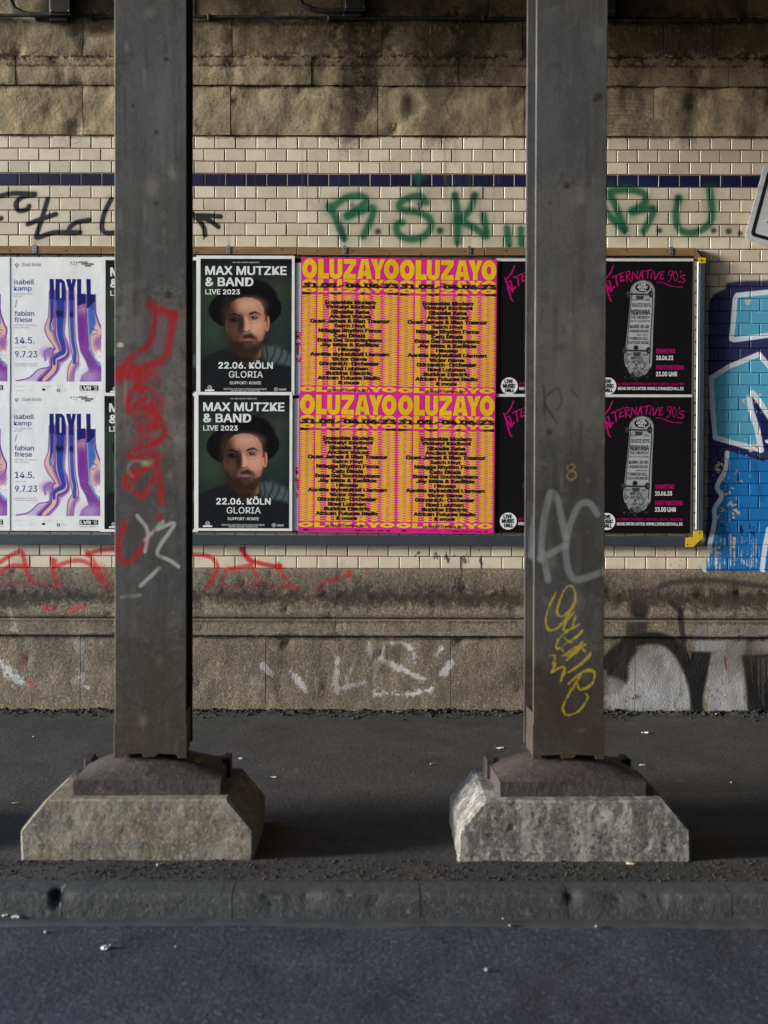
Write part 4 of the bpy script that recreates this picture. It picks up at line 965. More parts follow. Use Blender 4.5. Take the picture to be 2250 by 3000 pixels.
def paper_mesh(name, mat, w_=PWD, h_=PHT):
    me = bpy.data.meshes.new(name)
    me.from_pydata([(0, 0, 0), (w_, 0, 0), (w_, 0, h_), (0, 0, h_), (0, .0003, 0), (w_, .0003, 0), (w_, .0003, h_), (0, .0003, h_)], [], [(0, 1, 2, 3), (7, 6, 5, 4), (0, 4, 5, 1), (1, 5, 6, 2), (2, 6, 7, 3), (3, 7, 4, 0)])
    uv = me.uv_layers.new(name='UVMap'); co = [(0, 0), (1, 0), (1, 1), (0, 1)]
    for i in range(4): uv.data[i].uv = co[i]
    me.materials.append(mat); me.update(); return me
def umap(x0, y0, wu, hu): return lambda x, y: ((x - x0) / wu * PWD, PHT - (y - y0) / hu * PHT)
E1, E2 = -.0005, -.0009

# --- concert poster with a portrait
fm = umap(78, 50, 1482, 2082)
def canv(x0, y0, wu, hu, n=330, bgc=(235, 235, 233)):
    k = n / wu; return Canvas(n, int(hu * k), lambda x, y: ((x - x0) * k, (y - y0) * k), k, bgc)
pc = canv(78, 50, 1482, 2082, 360)
pc.poly([(140, 95), (1517, 95), (1510, 2088), (134, 2088)], (22, 26, 29), soft=1.5)
def clipfade(f): f()
for x, y, rx, ry, c_, a in ((330, 1150, 280, 440, (52, 66, 54), .95), (1330, 950, 240, 450, (48, 62, 54), .9), (1250, 500, 300, 200, (58, 66, 54), .8), (280, 620, 180, 300, (56, 66, 50), .8), (1330, 1300, 190, 200, (40, 54, 50), .8), (760, 300, 560, 170, (36, 44, 42), .8)):
    pc.ell(x, y, rx, ry, c_, soft=.9, alpha=a)
pc.poly([(134, 1600), (330, 1500), (560, 1420), (640, 1400), (820, 1600), (1060, 1400), (1250, 1390), (1420, 1450), (1512, 1510), (1510, 2088), (134, 2088)], (27, 30, 33), soft=18)
pc.poly([(1060, 1400), (1250, 1385), (1420, 1450), (1512, 1510), (1512, 1700), (1300, 1660), (1100, 1640)], (88, 98, 100), soft=40, alpha=.85)
for p, wd, a in (([(1130, 1420), (1150, 1560), (1100, 1660)], 30, .6), ([(1270, 1400), (1250, 1520), (1170, 1650)], 26, .6), ([(1370, 1440), (1350, 1540), (1260, 1700)], 26, .6), ([(1465, 1490), (1440, 1600), (1350, 1750)], 24, .5)):
    pc.stroke(p, wd, (26, 29, 32), soft=.9, alpha=a)
pc.ell(890, 590, 350, 190, (15, 14, 18), soft=.12)
pc.ell(812, 845, 548, 318, (12, 11, 15), soft=.04, rot=-.04); pc.ell(850, 640, 440, 170, (13, 12, 16), soft=.1)
pc.poly([(640, 1360), (1062, 1360), (1055, 1560), (960, 1640), (850, 1690), (740, 1640)], (148, 104, 82), soft=16); pc.ell(790, 1570, 210, 130, (30, 24, 23), soft=.6, alpha=.92)
pc.poly([(600, 760), (690, 690), (800, 668), (920, 675), (1030, 730), (1095, 830), (1125, 960), (1122, 1200), (1080, 1380), (980, 1510), (860, 1568), (730, 1540), (620, 1430), (548, 1270), (515, 1100), (530, 930)], (158, 112, 92), soft=8)
pc.ell(1150, 1060, 34, 118, (186, 122, 96), soft=.15, rot=.06); pc.ell(1145, 1060, 13, 74, (120, 72, 56), soft=.5); pc.stroke([(1112, 880), (1128, 960), (1122, 1010)], 30, (26, 20, 19), soft=.7, alpha=.8)
pc.ell(880, 780, 190, 95, (208, 156, 132), soft=.9, alpha=.95); pc.ell(985, 1090, 125, 150, (212, 158, 132), soft=.8, alpha=.95); pc.ell(940, 900, 150, 70, (190, 140, 116), soft=.9, alpha=.6)
pc.poly([(490, 880), (600, 860), (720, 950), (775, 1160), (740, 1430), (640, 1500), (500, 1300)], (62, 44, 36), soft=85, alpha=.85)
pc.ell(570, 850, 95, 190, (62, 44, 36), soft=.8, alpha=.8); pc.ell(650, 1160, 70, 80, (100, 72, 54), soft=.9, alpha=.6)
pc.poly([(545, 1220), (640, 1330), (760, 1330), (790, 1235), (890, 1200), (985, 1260), (1010, 1340), (1080, 1310), (1124, 1180), (1110, 1360), (1000, 1510), (860, 1580), (720, 1550), (600, 1420)], (46, 33, 29), soft=30, alpha=.95)
pc.poly([(780, 1330), (930, 1330), (960, 1400), (860, 1440), (790, 1400)], (84, 60, 52), soft=26, alpha=.7); pc.ell(960, 1320, 40, 50, (146, 104, 88), soft=.9, alpha=.6); pc.ell(1040, 1400, 60, 60, (78, 56, 48), soft=.9, alpha=.6)
pc.ell(850, 1300, 88, 24, (158, 104, 98), soft=.4, alpha=.95); pc.stroke([(770, 1292), (850, 1290), (925, 1298)], 7, (74, 42, 40), soft=.6, alpha=.8)
pc.poly([(800, 960), (848, 960), (892, 1140), (850, 1188), (795, 1160)], (212, 160, 134), soft=16, alpha=.9); pc.ell(752, 1070, 46, 130, (44, 31, 26), soft=.7, alpha=.9); pc.stroke([(800, 1172), (840, 1184), (884, 1160)], 14, (84, 52, 44), soft=.8, alpha=.85)
pc.poly([(858, 922), (900, 892), (975, 876), (1062, 930), (970, 908), (880, 934)], (48, 34, 29), soft=12, alpha=.95); pc.poly([(578, 930), (640, 900), (745, 940), (740, 962), (650, 932)], (26, 19, 17), soft=12, alpha=.95)
pc.ell(945, 965, 74, 40, (116, 76, 62), soft=.8, alpha=.85); pc.ell(940, 974, 50, 19, (44, 31, 28), soft=.4); pc.ell(902, 979, 14, 8, (176, 158, 150), soft=.5, alpha=.8); pc.ell(958, 970, 6, 6, (225, 225, 225), soft=.5)
pc.ell(655, 1002, 70, 38, (30, 22, 20), soft=.7, alpha=.9); pc.ell(655, 1003, 42, 16, (20, 15, 15), soft=.5); pc.ell(682, 1003, 8, 6, (170, 156, 150), soft=.5, alpha=.8)
pc.stroke([(895, 1040), (960, 1052), (1015, 1034)], 14, (168, 118, 98), soft=.9, alpha=.7)
for x0, y0, x1, y1 in ((70, 40, 140, 2140), (1517, 40, 1570, 2140), (70, 40, 1570, 95), (70, 2088, 1570, 2140)): pc.poly([(x0, y0), (x1, y0), (x1, y1), (x0, y1)], (232, 232, 230), soft=1.2)
m_max = art_mat('portrait_print', pc.image('portrait_print', .018))
pm = []
p = Print(fm, E1).text('MAX MUTZKE', 214, 1440, 207, 340, .022).text('& BAND', 214, 938, 376, 508, .022).text('LIVE 2023', 214, 736, 552, 630, .02); pm.extend(p.pieces('title_lettering', M_WINK))
p = Print(fm, E1).text('22.06. KÖLN', 412, 1235, 1615, 1738, .022).text('GLORIA', 570, 1085, 1775, 1872, .004).text('SUPPORT: ROMIE', 584, 1056, 1928, 1972, .008); pm.extend(p.pieces('date_lettering', M_WINK))
p = Print(fm, E1).text('NEULAND CONCERTS PRÄSENTIERT', 628, 1030, 136, 160).text('MEHR INFOS UND TICKETS UNTER WWW.MAXMUTZKE.DE', 496, 1142, 2030, 2056).text('UND WWW.NEULAND-CONCERTS.COM', 598, 1040, 2060, 2082)
p.disc(1282, 2046, 30, .82).text('n', 1270, 1294, 2034, 2058, .02).text('neuland', 1326, 1432, 2030, 2052, .02).text('CONCERTS', 1326, 1432, 2058, 2068).rect(210, 350, 2050, 2076).disc(282, 2022, 32, .75).text('12', 268, 296, 2010, 2034, .02); pm.append(p.mesh('small_lettering', M_WINK))
MUTZ = (paper_mesh('paper', m_max), pm)

# --- festival poster
fo = umap(50, 75, 1482, 2062)
om = []
p = Print(fo, E1).word(68, 1525, 90, 392).word(66, 1522, 396, 516).word(64, 1520, 520, 590)
n_ = 38
for k in range(n_): p.word(62, 1518, 622 + k * 35.5, 622 + k * 35.5 + 33.5)
p.word(55, 1512, 1985, 2062); om.append(p.mesh('word_pattern', M_YINK))
p = Print(fo, E2).text('31.05.–04.06.23', 70, 1520, 450, 522, .06)
for s_, a, b in (('K', 70, 215), ('O', 500, 660), ('L', 950, 1070), ('N', 1360, 1520)): p.text(s_, a, b, 586, 622, .07)
om.extend(p.pieces('date_lettering', M_BLACK))
names = [('Ensemble Modern', 415, 1180, 705, 765), ('Vimbayi Kaziboni', 425, 1170, 772, 842), ('Sibusile Xaba', 505, 1085, 845, 905), ('Ancient Voices', 482, 1108, 914, 972), ('Ocen James & Rian Treanor', 190, 1395, 980, 1042), ('Satch Hoyt', 560, 1025, 1056, 1122), ('Ndagga Rhythm Force', 318, 1265, 1122, 1196), ('Catu Diosis', 550, 1028, 1196, 1256),
         ('Dope Gal Soundsystem', 303, 1276, 1264, 1336), ('Jay Mitta & Kadilida', 345, 1230, 1336, 1404), ('Hibotep', 620, 955, 1406, 1472), ('Aurélie Nyirabikali Lierman', 192, 1385, 1472, 1544), ('Victor Gama', 520, 1052, 1545, 1602), ('Gürzenich-Orchester', 332, 1238, 1610, 1672), ('Brad Lubman', 497, 1070, 1684, 1742), ('Burkina Electric', 437, 1130, 1752, 1812), ('African Futures Radio', 312, 1253, 1822, 1882), ('& more', 620, 942, 1896, 1950)]
p = Print(fo, E2)
for s_, a, b, y0, y1 in names: p.text(s_, a, b, y0, y1, .046)
p.text('OLUZAYO–FESTIVAL.NET', 468, 1080, 2022, 2056, .03); om.extend(p.pieces('line_up_lettering', M_BLACK))
p = Print(fo, E2).text('WDR', 905, 965, 2092, 2118, .03).text('STADTREVUE', 1022, 1210, 2092, 2118, .01).text('COSMO', 1240, 1340, 2094, 2118, .01).rect(130, 200, 2082, 2112).rect(1392, 1430, 2092, 2118).rect(972, 992, 2090, 2120)
for x in (215, 380, 520, 630, 800): p.text('............', x, x + 100, 2096, 2104, .02)
om.append(p.mesh('small_lettering', ink('dim_ink', srgb(110, 20, 80))))
OLUZ = (paper_mesh('paper', M_PINK), om)

# --- exhibition poster
fi = umap(100, 20, 1434, 2015)
ic = canv(100, 20, 1434, 2015, 360, (234, 235, 234))
ic.poly([(100, 235), (1495, 235), (1495, 1812), (100, 1812)], (230, 231, 232), soft=2)
PU, PE, BL = (112, 58, 150), (226, 186, 172), (48, 70, 160); LV = (196, 176, 214)
ic.poly([(240, 1810), (420, 1760), (560, 1650), (700, 1620), (760, 1560), (900, 1480), (960, 1500), (860, 1640), (740, 1810)], LV, soft=26, alpha=.95, curve=False)
ic.stroke([(230, 1806), (420, 1760), (560, 1640), (700, 1610), (750, 1540), (770, 1440), (900, 1400)], 16, PU, soft=.8, alpha=.9)
ic.ell(720, 1400, 110, 70, (150, 110, 180), soft=.9, alpha=.9); ic.stroke([(660, 1500), (650, 1400), (720, 1340), (800, 1350)], 34, (140, 96, 172), soft=.9, alpha=.8)
def flow(pts, w0, w1, cols):
    for wk, c_, sf in cols: ic.stroke(pts, w0 * wk, c_, soft=sf, w2=w1 * wk)
flow([(755, 520), (757, 700), (745, 900), (700, 1040), (740, 1150), (840, 1290), (880, 1360), (830, 1400)], 76, 120, ((1.15, PU, .25), (.9, PE, .2)))
flow([(757, 520), (757, 750), (752, 900), (728, 1000), (735, 1080)], 56, 20, ((1, BL, .2),)); flow([(722, 980), (745, 1100), (800, 1200)], 16, 6, ((1, (90, 150, 200), .7),))
flow([(883, 520), (880, 800), (862, 1000), (862, 1150), (910, 1270), (945, 1390), (900, 1450), (800, 1500), (790, 1620), (700, 1720), (600, 1812)], 160, 120, ((1.12, PU, .2), (.95, (200, 170, 205), .1), (.86, PU, .1)))
flow([(883, 520), (880, 800), (868, 1000), (872, 1150), (915, 1280), (935, 1390), (880, 1440), (800, 1490), (780, 1640), (640, 1790)], 136, 60, ((.92, PE, .15),))
flow([(883, 520), (880, 800), (872, 1000), (880, 1150), (915, 1280), (925, 1380), (850, 1430), (790, 1480), (790, 1560)], 128, 44, ((.88, (50, 74, 166), .15),))
flow([(1040, 520), (1042, 800), (1045, 1000), (1060, 1230), (1090, 1390), (1100, 1500), (1040, 1620), (1022, 1812)], 84, 90, ((1.15, PU, .25), (.9, PE, .15)))
flow([(1040, 520), (1042, 800), (1048, 1000), (1062, 1230), (1090, 1390), (1085, 1540)], 62, 50, ((1, (62, 90, 176), .2),))
ic.stroke([(1130, 1560), (1080, 1640), (1050, 1720), (1030, 1812)], 70, (140, 92, 168), soft=.8, alpha=.7)
ic.poly([(1120, 560), (1250, 560), (1262, 800), (1275, 1100), (1300, 1350), (1400, 1500), (1495, 1600), (1495, 1812), (1160, 1812), (1190, 1720), (1290, 1650), (1250, 1520), (1170, 1380), (1140, 1200), (1125, 900)], (128, 70, 158), soft=12)
ic.ell(1195, 770, 46, 90, PE, soft=.8, alpha=.9); ic.ell(1300, 1740, 140, 90, LV, soft=.9, alpha=.7); ic.ell(1190, 1000, 50, 240, (122, 50, 150), soft=.6, alpha=.8)
ic.poly([(1270, 560), (1385, 560), (1392, 800), (1440, 950), (1490, 1060), (1470, 1180), (1480, 1380), (1400, 1360), (1360, 1400), (1400, 1520), (1495, 1600), (1440, 1580), (1330, 1420), (1290, 1200), (1272, 900)], PE, soft=8)
ic.stroke([(1388, 560), (1392, 800), (1440, 960), (1486, 1070), (1466, 1190)], 22, PU, soft=.6); ic.poly([(1275, 560), (1375, 560), (1378, 800), (1400, 960), (1360, 1060), (1300, 1180), (1280, 900)], (70, 110, 190), soft=22)
ic.stroke([(1310, 1180), (1320, 1340), (1400, 1500), (1490, 1600)], 30, (110, 150, 205), soft=.7, alpha=.9); ic.ell(1430, 1250, 60, 90, (150, 90, 170), soft=.7, alpha=.8); ic.ell(1450, 1440, 60, 70, (236, 236, 236), soft=.4)
ic.stroke([(1345, 1045), (1435, 1085)], 20, (60, 80, 160), soft=.4, alpha=.9, w2=4, curve=False); ic.stroke([(1350, 1140), (1425, 1105)], 16, (80, 90, 170), soft=.4, alpha=.9, w2=4, curve=False); ic.stroke([(1258, 560), (1262, 800), (1278, 1100), (1290, 1300)], 9, (90, 40, 120), soft=.4)
for i in range(160):
    x = rng.uniform(1170, 1490); y = rng.uniform(1200, 1780); ic.dot(x, y, rng.uniform(4, 10), rng.choice([(160, 110, 185), (96, 44, 130), (190, 150, 200)]), soft=.5, alpha=.35 if y > 1250 + (1320 - x) * .2 and x > 1150 + (y - 1200) * .35 else 0)
for q_ in ([(722, 333), (783, 333), (790, 620), (724, 620)], [(808, 333), (900, 333), (940, 370), (955, 440), (957, 640), (808, 640)], [(962, 333), (1030, 333), (1042, 420), (1055, 333), (1110, 333), (1072, 520), (1076, 640), (1006, 640), (1008, 520)], [(1122, 333), (1184, 333), (1184, 548), (1248, 548), (1250, 680), (1190, 700), (1126, 720)], [(1258, 333), (1322, 333), (1324, 550), (1380, 556), (1380, 660), (1320, 720), (1268, 760)]):
    ic.poly(q_, (36, 38, 112), soft=3)
for q_ in ([(724, 600), (790, 600), (784, 900), (728, 900)], [(808, 620), (957, 620), (940, 900), (812, 900)], [(1006, 620), (1076, 620), (1080, 900), (1014, 900)]): ic.poly(q_, (44, 56, 140), soft=20, alpha=.6)
ic.poly([(872, 385), (894, 385), (896, 600), (884, 615), (872, 600)], (226, 226, 232), soft=2)
for x, y in ((840, 820), (900, 830), (860, 850), (1040, 840)): ic.ell(x, y, 26, 36, (20, 26, 70), soft=.6, alpha=.8)
for i in range(9): y = 540 + i * 24; ic.stroke([(1130 + rng.uniform(0, 20), y + 20), (1240, y)], 7, (16, 18, 60), soft=.5, alpha=.6); ic.stroke([(1285, y), (1370, y + 50)], 8, (16, 18, 60), soft=.5, alpha=.6)
ic.poly([(1497, 0), (1560, 0), (1560, 2050), (1497, 2050)], (234, 235, 234), soft=1.5); ic.poly([(60, 1814), (1560, 1814), (1560, 2050), (60, 2050)], (234, 235, 234), soft=1.5)
m_idy = art_mat('exhibition_print', ic.image('exhibition_print', .01))
im_ = []
p = Print(fi, E1).text('isabell', 205, 495, 340, 415, .003).text('kamp', 205, 458, 438, 524, .003).text('fabian', 212, 494, 795, 870, .003).text('friese', 212, 464, 886, 960, .003).text('14.5.', 215, 500, 1178, 1270, .004).text('9.7.23', 218, 540, 1378, 1472, .004); im_.extend(p.pieces('name_lettering', M_NAVY))
p = Print(fi, E1).text('LUISE-STRAUS-PREIS', 205, 462, 540, 562).text('DES LVR', 205, 310, 575, 598).text('MAX ERNST-STIPENDIUM', 210, 530, 993, 1014).text('DER STADT BRÜHL', 210, 440, 1026, 1050).text('Informationen & Tickets unter', 216, 536, 1548, 1572).text('www.maxernstmuseum.lvr.de', 216, 536, 1580, 1600)
p.text('Qualität für Menschen', 1160, 1438, 1962, 1982).text('Stadt Brühl', 315, 598, 102, 155, .002)
for x, wd in ((205, 160), (612, 180), (826, 115)): p.text('nnnnnnnnnnnnnnnnn', x, x + wd, 1878, 1884).text('nnnnnnnnnnn', x, x + wd * .8, 1892, 1898)
p.text('nnnnnnnnn', 230, 345, 1948, 1958).text('nnnnnnnn', 425, 505, 1940, 1948).text('nnnnnnnn', 895, 985, 1935, 1943).text('nnnnnnnn', 895, 960, 1950, 1958); im_.append(p.mesh('small_lettering', M_GREY))
p = Print(fi, E1).rect(1148, 1276, 82, 104).rect(1190, 1366, 108, 130).rect(1238, 1328, 134, 156).rect(1162, 1434, 1874, 1948).rect(614, 658, 1920, 1950).disc(852, 1948, 24, .55).disc(1040, 95, 9).disc(1082, 90, 8).disc(1122, 95, 9).rect(1040, 1120, 122, 125).rect(1038, 1041, 95, 122).rect(1080, 1083, 95, 122).rect(1118, 1121, 95, 155).rect(205, 285, 120, 124).disc(245, 135, 22, .7).rect(243, 248, 140, 182); im_.extend(p.pieces('logo_block', M_BLACK))
p = Print(fi, E2).text('LVR', 1172, 1332, 1886, 1938, .04).text('MAX ERNST', 1156, 1268, 86, 100, .01).text('MUSEUM BRÜHL', 1198, 1358, 112, 126, .01).text('DES LVR', 1246, 1320, 138, 152, .01).text('S', 1372, 1398, 1884, 1940, .01).text('E', 1400, 1422, 1884, 1940, .01).disc(1360, 1896, 6); im_.extend(p.pieces('logo_lettering', M_WINK))
p = Print(fi, E1).rect(212, 378, 1318, 1327)
p.cut.append((4, 1)); p.v += [(*[fi(238, 635)[0], E1, fi(238, 635)[1]],), (fi(250, 635)[0], E1, fi(250, 635)[1]), (fi(222, 750)[0], E1, fi(222, 750)[1]), (fi(210, 750)[0], E1, fi(210, 750)[1])]; p.f.append((4, 5, 6, 7)); im_.extend(p.pieces('coral_bar', M_CORAL))
IDY = (paper_mesh('paper', m_idy), im_)

# --- party poster with a skateboard
fa = umap(19, 65, 1186, 1676)
ac = canv(19, 65, 1186, 1676, 380, (18, 16, 19))
for i in range(60): y = 420 + i * 20; ac.stroke([(19, y), (1205, y + 3)], 6, (30, 29, 33), soft=.9, alpha=.5, curve=False)
ac.poly([(0, 60), (1210, 60), (1210, 96), (0, 99)], (206, 206, 208), soft=1.5)
ac.poly([(1194, 60), (1210, 60), (1210, 1750), (1190, 1750)], (150, 148, 148), soft=2, alpha=.7)
MG = (186, 12, 108)
for p_, wd in (([(235, 150), (200, 240), (140, 310)], 16), ([(118, 300), (150, 380), (215, 460)], 20), ([(150, 400), (200, 560), (215, 575)], 18), ([(150, 345), (190, 330)], 10), ([(185, 330), (215, 440), (245, 405)], 18), ([(225, 292), (318, 248)], 16), ([(265, 275), (285, 388)], 20), ([(330, 245), (325, 340), (370, 322)], 15), ([(332, 245), (372, 226)], 12), ([(330, 292), (360, 277)], 11),
               ([(392, 228), (397, 342)], 15), ([(390, 226), (430, 220), (436, 250), (402, 276), (456, 342)], 13), ([(462, 322), (470, 225)], 13), ([(470, 225), (520, 305)], 14), ([(520, 308), (527, 215)], 13), ([(540, 310), (580, 210)], 14), ([(580, 210), (592, 302)], 15), ([(552, 276), (592, 266)], 10), ([(606, 216), (692, 200)], 15), ([(655, 205), (645, 302)], 17), ([(702, 236), (690, 300)], 14), ([(706, 208), (708, 214)], 12),
               ([(725, 225), (742, 312)], 16), ([(742, 312), (792, 220)], 13), ([(812, 228), (802, 312), (842, 302)], 13), ([(806, 266), (832, 258)], 10), ([(812, 228), (846, 220)], 11), ([(950, 215), (912, 210), (905, 258), (938, 262), (952, 218), (925, 318), (890, 340)], 9), ([(985, 212), (962, 260), (975, 325), (1000, 322), (1012, 270), (985, 212)], 9), ([(1050, 212), (1042, 244)], 9), ([(1102, 265), (1055, 268), (1050, 292), (1096, 312), (1086, 346), (1024, 340)], 12),
               ([(765, 350), (830, 350), (945, 396), (1072, 405)], 9)):
    ac.stroke(p_, wd, MG, soft=.25, rough=.14, curve=len(p_) > 3)
dk = [(500, 355), (590, 328), (680, 345), (730, 420), (735, 520), (720, 900), (710, 1290), (690, 1380), (610, 1470), (520, 1480), (420, 1420), (375, 1290), (385, 1150), (415, 850), (440, 560), (445, 430)]
ac.poly(dk, (148, 152, 156), soft=5, curve=True); ac.poly([(470, 540), (700, 540), (690, 1140), (410, 1140)], (172, 176, 180), soft=12, alpha=.7)
ac.stroke([(700, 420), (712, 600), (690, 1000), (680, 1320)], 12, (46, 48, 52), soft=.5); ac.stroke([(462, 450), (440, 700), (405, 1100), (390, 1300)], 10, (60, 62, 66), soft=.5)
ac.stroke([(455, 400), (520, 340), (620, 325), (700, 380)], 10, (70, 72, 76), soft=.6)
for y, xa_, xb_ in ((490, 415, 690), (1168, 375, 665)):
    ac.stroke([(xa_, y), (xb_, y + 5)], 18, (36, 38, 42), curve=False); ac.ell(xa_, y, 26, 34, (52, 60, 62), soft=.2); ac.ell(xb_, y, 30, 40, (40, 42, 46), soft=.2); ac.ell(xb_ + 8, y, 10, 14, (96, 98, 100), soft=.4)
    ac.poly([((xa_ + xb_) / 2 - 45, y + 20), ((xa_ + xb_) / 2 + 55, y + 20), ((xa_ + xb_) / 2 + 45, y + 70), ((xa_ + xb_) / 2 - 30, y + 70)], (58, 62, 66), soft=6)
ac.ell(515, 1135, 30, 30, (40, 42, 44), soft=.3); ac.ell(515, 1135, 12, 12, (20, 20, 22), soft=.3)
ac.ell(590, 412, 88, 55, (24, 24, 28), soft=.06)
for i in range(420):
    x = rng.normal(540, 85); y = rng.uniform(1240, 1490)
    if 385 < x < 705: ac.dot(x, y, rng.uniform(4, 14), rng.choice([(40, 42, 44), (110, 112, 114), (182, 184, 186), (70, 72, 74), (20, 18, 20)]), soft=.8, alpha=.4)
for p_ in ([(400, 1380), (440, 1470), (520, 1530)], [(470, 1440), (500, 1500), (545, 1545)], [(690, 1390), (640, 1470), (560, 1490)]): ac.stroke(p_, 26, (24, 22, 26), soft=.8, alpha=.85)
ac.stroke([(430, 1500), (480, 1480), (530, 1535)], 10, (110, 114, 114), soft=.8, alpha=.5)
m_alt = art_mat('party_print', ac.image('party_print', .012))
am = []
p = Print(fa, E1).text('SAMSTAG', 760, 990, 1150, 1205, .03).text('PARTYBEGINN', 760, 1094, 1346, 1402, .03).text('ALTERNATIVE ROCK / HIP HOP / METAL / ELECTRO', 300, 1100, 1558, 1592, .015); am.extend(p.pieces('pink_lettering', M_MAG))
p = Print(fa, E1).text('10.06.23', 760, 966, 1232, 1286, .025).text('23.00 UHR', 760, 1014, 1426, 1482, .025).text('MEHR INFOS UNTER: WWW.LIVEMUSICHALL.DE', 300, 1096, 1610, 1648, .02).disc(178, 1600, 103); p.text('LIVE', 545, 632, 366, 394, .02).text('MUSIC', 530, 655, 398, 424, .02).text('HALL', 552, 640, 428, 456, .02); am.extend(p.pieces('white_lettering', M_WINK))
p = Print(fa, E2).text('LIVE', 120, 222, 1520, 1568, .05).text('MUSIC', 100, 250, 1574, 1622, .05).text('HALL', 128, 240, 1626, 1676, .05).text('NIN', 615, 675, 545, 575).text('RATM', 465, 525, 545, 575).text('BEASTIE BOYS', 465, 685, 602, 650, .004).text('NIRVANA', 455, 680, 678, 742, .01).text('THE PRODIGY', 448, 678, 752, 788, .004).text('RED HOT CHILI PEPPERS', 442, 680, 806, 828).text('KORN  BLUR', 440, 668, 862, 902, .006).text('JAMIROQUAI', 430, 666, 920, 956, .006).text('BODY COUNT', 526, 662, 972, 992).text('CYPRESS HILL', 425, 665, 1008, 1046, .006).text('FAITH NO MORE', 415, 668, 1058, 1094, .006).text('SNOT', 405, 470, 1205, 1232).text('& MANY', 590, 660, 1210, 1236)
am.extend(p.pieces('band_lettering', M_BLACK))
ALT = (paper_mesh('paper', m_alt), am)

def poster(design, px, py, dx, label, cat, group, layer, tilt=0.0):
    """px, py: where the top left corner sits on the board in the photograph"""
    x, z = P(px, py, YB); y = YB - .0008 - layer * .0013
    r = empty('poster', (x, y, z - PHT), (0, math.radians(tilt), 0)); tag(r, label, cat, group)
    link(bpy.data.objects.new('paper', design[0]), r)
    for nm, me in design[1]:
        o = link(bpy.data.objects.new(nm, me), r)
        if nm in ('small_lettering', 'word_pattern'): o['kind'] = 'stuff'
    return r
g1, g2, g3, g4 = 'white exhibition posters', 'dark concert posters with a portrait', 'pink and yellow festival posters', 'black party posters'
poster(IDY, -259, 752, 0, 'white exhibition poster cut by the left picture edge, upper row', 'poster', g1, 2)
poster(IDY, -259, 1147, 0, 'white exhibition poster cut by the left picture edge, lower row', 'poster', g1, 3)
poster(IDY, 20, 753, 0, 'white poster with blue and purple flowing IDYLL letters, upper row', 'poster', g1, 0)
poster(IDY, 20, 1148, 0, 'white poster with blue and purple flowing IDYLL letters, lower row', 'poster', g1, 1)
poster(MUTZ, 297, 753, 0, 'dark concert poster mostly hidden behind the red-sprayed column, upper row', 'poster', g2, 3)
poster(MUTZ, 294, 1151, 0, 'dark concert poster mostly hidden behind the red-sprayed column, lower row', 'poster', g2, 4)
poster(MUTZ, 575.5, 749, 0, 'fully visible concert poster with bearded man in dark hat, upper row', 'poster', g2, 5)
poster(MUTZ, 569.5, 1148, 0, 'fully visible concert poster with bearded man in dark hat, lower row', 'poster', g2, 6)
poster(OLUZ, 880, 754, 0, 'pink poster with yellow OLUZAYO letters, upper one beside the concert posters', 'poster', g3, 3, .35)
poster(OLUZ, 874, 1152, 0, 'pink poster with yellow OLUZAYO letters, lower one beside the concert posters', 'poster', g3, 4, .35)
poster(OLUZ, 1166, 758, 0, 'pink poster with yellow OLUZAYO letters, upper one beside the black posters', 'poster', g3, 5, .3)
poster(OLUZ, 1161, 1155, 0, 'pink poster with yellow OLUZAYO letters, lower one beside the black posters', 'poster', g3, 6, .3)
poster(ALT, 1455, 757, 0, 'black party poster mostly hidden behind the yellow-scribbled column, upper row', 'poster', g4, 0)
poster(ALT, 1452, 1154, 0, 'black party poster mostly hidden behind the yellow-scribbled column, lower row', 'poster', g4, 1)
poster(ALT, 1744, 757, 0, 'black party poster with a whole skateboard beside the board edge, upper row', 'poster', g4, 2)
poster(ALT, 1741, 1155, 0, 'black party poster with a whole skateboard beside the board edge, lower row', 'poster', g4, 3)
# strips of older posters showing in the gap
def strip(py, label):
    x, z = P(852, py, YB); r = empty('poster_remnant', (x, YB - .0004, z - .82)); tag(r, label, 'poster', 'older poster strips in the gap')
    link(bpy.data.objects.new('paper', paper_mesh('paper', M_CREAMY, .066, .80)), r)
    f_ = lambda a, b: (a, .80 - b)
    for n, me in Print(f_, E1).text('R', .030, .060, .415, .462, .02).text('T', .026, .060, .482, .556, .06).text('N', .034, .058, .572, .604, .02).pieces('orange_letter', M_ORNG): link(bpy.data.objects.new(n, me), r)
strip(760, 'narrow strip of an old white poster with orange letters, upper row'); strip(1158, 'narrow strip of an old white poster with orange letters, lower row')

# ================================================================== conduit, junction boxes, sign
t = NT('black_plastic', .5, .4); c = t.mix(t.noise(20, 5), (.020, .020, .022), (.035, .034, .034)); t.color(c); M_PLAS = t.m
t = NT('dark_cable', .7, .3); t.color(t.mix(t.ramp(t.noise(12, 5, .7), [(.4, 0), (.7, 1)]), (.022, .022, .024), (.06, .055, .05))); M_CABLE = t.m
zc_ = P(1125, 53, -.05)[1]
cond = empty('cable_conduit', (0, -.05, zc_)); tag(cond, 'long dark cable conduit running along the top of the wall', 'conduit')
MB().tube([(-3.3 + i * .3, .004 * n3(i * .7, 0, 0, 1), -.004 * (i - 11) * .3 + .006 * n3(i, 3, 0, .9)) for i in range(23)], .011, 8).build('pipe', M_CABLE, cond, smooth=True)
for px in (108, 270, 613, 965, 1417, 1860, 2165):
    x = P(px, 50, -.05)[0]; MB().box(x - .010, x + .010, -.016, .045, -.018, .020).build('saddle_clip', M_PLAS, cond, bevel=.004)
